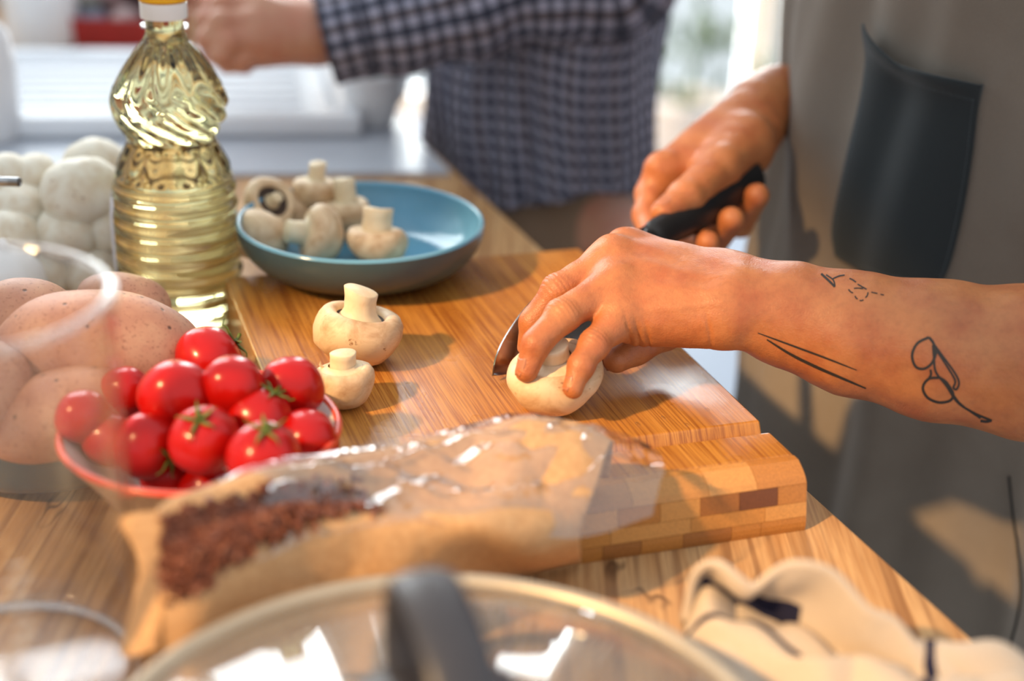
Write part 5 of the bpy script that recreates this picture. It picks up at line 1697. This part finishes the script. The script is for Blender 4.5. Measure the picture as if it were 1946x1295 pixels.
# shirt body
def shirt2(th, z):
    f = np.clip((0.34 - z) / 0.42, 0, 1)
    fold = 0.005 * np.sin(7 * th + 4 * z) * f + 0.004 * np.sin(15 * th - 11 * z + 1) * f + 0.005 * np.sin(4 * th + 26 * z) * np.exp(-((z - 0.12) / 0.15) ** 2)
    fold += -0.012 * np.exp(-((th - 0.95) / 0.07) ** 2) * np.clip((0.14 - z) / 0.08, 0, 1)
    sh = np.clip((z - 0.26) / 0.17, 0, 1)
    a = (0.172 + 0.012 * f) * (1 - 0.60 * sh ** 2); b = (0.108 + 0.008 * f) * (1 - 0.40 * sh ** 2)
    return C2[None] + LD2[None] * (np.sin(th) * (a + fold))[:, None] + FD2[None] * (np.cos(th) * (b + fold))[:, None] + np.array([0, 0, 1.0])[None] * z[:, None]
nt, nz_ = 220, 110
TH, TV = np.meshgrid(np.linspace(-pi, pi, nt), np.linspace(0, 1, nz_), indexing='ij')
hem = -0.055 + 0.045 * np.cos(2 * TH) * -1.0 * 0.6
ZZ = hem + (0.43 - hem) * TV
VS = shirt2(TH.ravel(), ZZ.ravel())
uvS = np.stack([TH.ravel() * 0.155 + 0.01 * np.sin(ZZ.ravel() * 20), ZZ.ravel() + 0.004 * np.sin(TH.ravel() * 5)], 1)
o = mesh_obj('shirt', VS, grid_faces(nt, nz_), GINGHAM, per2, uv=uvS); o['label'] = 'navy, brown and white checked shirt'
o.modifiers.new('thick', 'SOLIDIFY').thickness = 0.0012
def sleeve(path, rad, n=56):
    m = len(path)
    V, Fq = tube(path, rad, n, False)
    V = V.reshape(m, n, 3); V = np.concatenate([V, V[:, :1]], 1)
    seg = np.concatenate([[0], np.cumsum(np.linalg.norm(np.diff(path, axis=0), axis=1))])
    uv = np.stack([np.tile(np.linspace(0, 2 * pi * 0.043, n + 1), m), np.repeat(seg, n + 1)], 1)
    w_a, w_b = Wob(61, 14, 8), Wob(62, 30, 8)
    Vf_ = V.reshape(-1, 3)
    cc_ = np.repeat(path, n + 1, 0)
    rd = Vf_ - cc_
    k = 1 + 0.05 * w_a(Vf_) * np.repeat(np.clip(seg / 0.06, 0, 1), n + 1) + 0.06 * np.repeat(np.sin(seg * 105 + 0.5) * np.clip((seg - 0.05) / 0.05, 0, 1), n + 1) * (0.5 + 0.5 * w_b(Vf_))
    return cc_ + rd * k[:, None], grid_faces(m, n + 1), uv
cuff0 = P(632, 72, 1.32)
path = spline([cuff0, P(720, 52, 1.322), P(860, 20, 1.33), P(1000, -22, 1.335), EL2_ + [0.01, 0, 0.0], lerp(EL2_, SH2, 0.35) + [0.02, 0, 0], lerp(EL2_, SH2, 0.75), SH2 + [-0.005, 0.02, 0.0], lerp(SH2, C2 + [0, 0, .37], 0.5)], 90)
rad = np.interp(np.linspace(0, 1, 90), [0, 0.1, 0.26, 0.4, 0.52, 0.72, 0.9, 1.0], [0.039, 0.041, 0.048, 0.054, 0.058, 0.062, 0.072, 0.075])
Vv_, Ff_, uv_ = sleeve(path, rad)
o = mesh_obj('sleeve', Vv_, Ff_, GINGHAM, per2, uv=uv_)
o.modifiers.new('thick', 'SOLIDIFY').thickness = 0.0012
Vc_, Fc_, uvc_ = sleeve(spline([P(618, 76, 1.32), P(690, 58, 1.321)], 14), np.linspace(0.0405, 0.0425, 14))
o = mesh_obj('cuff', Vc_, Fc_, GINGHAM, per2, uv=uvc_)
o.modifiers.new('thick', 'SOLIDIFY').thickness = 0.0012
o = mesh_obj('sleeve', mir(Vv_), Ff_[:, ::-1].copy(), GINGHAM, per2, uv=uv_)
o = mesh_obj('cuff', mir(Vc_), Fc_[:, ::-1].copy(), GINGHAM, per2, uv=uvc_)
hair(C2, FD2, LD2, 0.645, per2, HAIR)
for s in (-1, 1):
    q = [C2 + LD2 * 0.068 * s + [0, 0, -0.01], C2 + LD2 * 0.075 * s + [0, 0, -.25], C2 + LD2 * 0.09 * s + [0, 0, -.50], C2 + LD2 * 0.095 * s + [0, 0, FLOOR_Z + 0.05]]
    mesh_obj('trouser_leg', *tube(spline(q, 26), np.interp(np.linspace(0, 1, 26), [0, .3, .6, 1], [.082, .086, .075, .062]), 30, False), TROUSER, per2)
    an = C2 + LD2 * 0.095 * s + [0, 0, FLOOR_Z]
    V, Fq = blob((0, 0, 0), 1.0, 3, (1, 1, 1), 0.0)
    V = V * [0.048, 0.125, 0.042]
    V[:, 2] = np.maximum(V[:, 2], -0.0275)
    mesh_obj('shoe', V @ np.stack([LD2, FD2, [0, 0, 1.0]], 0) + an + FD2 * 0.02 + [0, 0, 0.028], Fq, BLACK, per2)
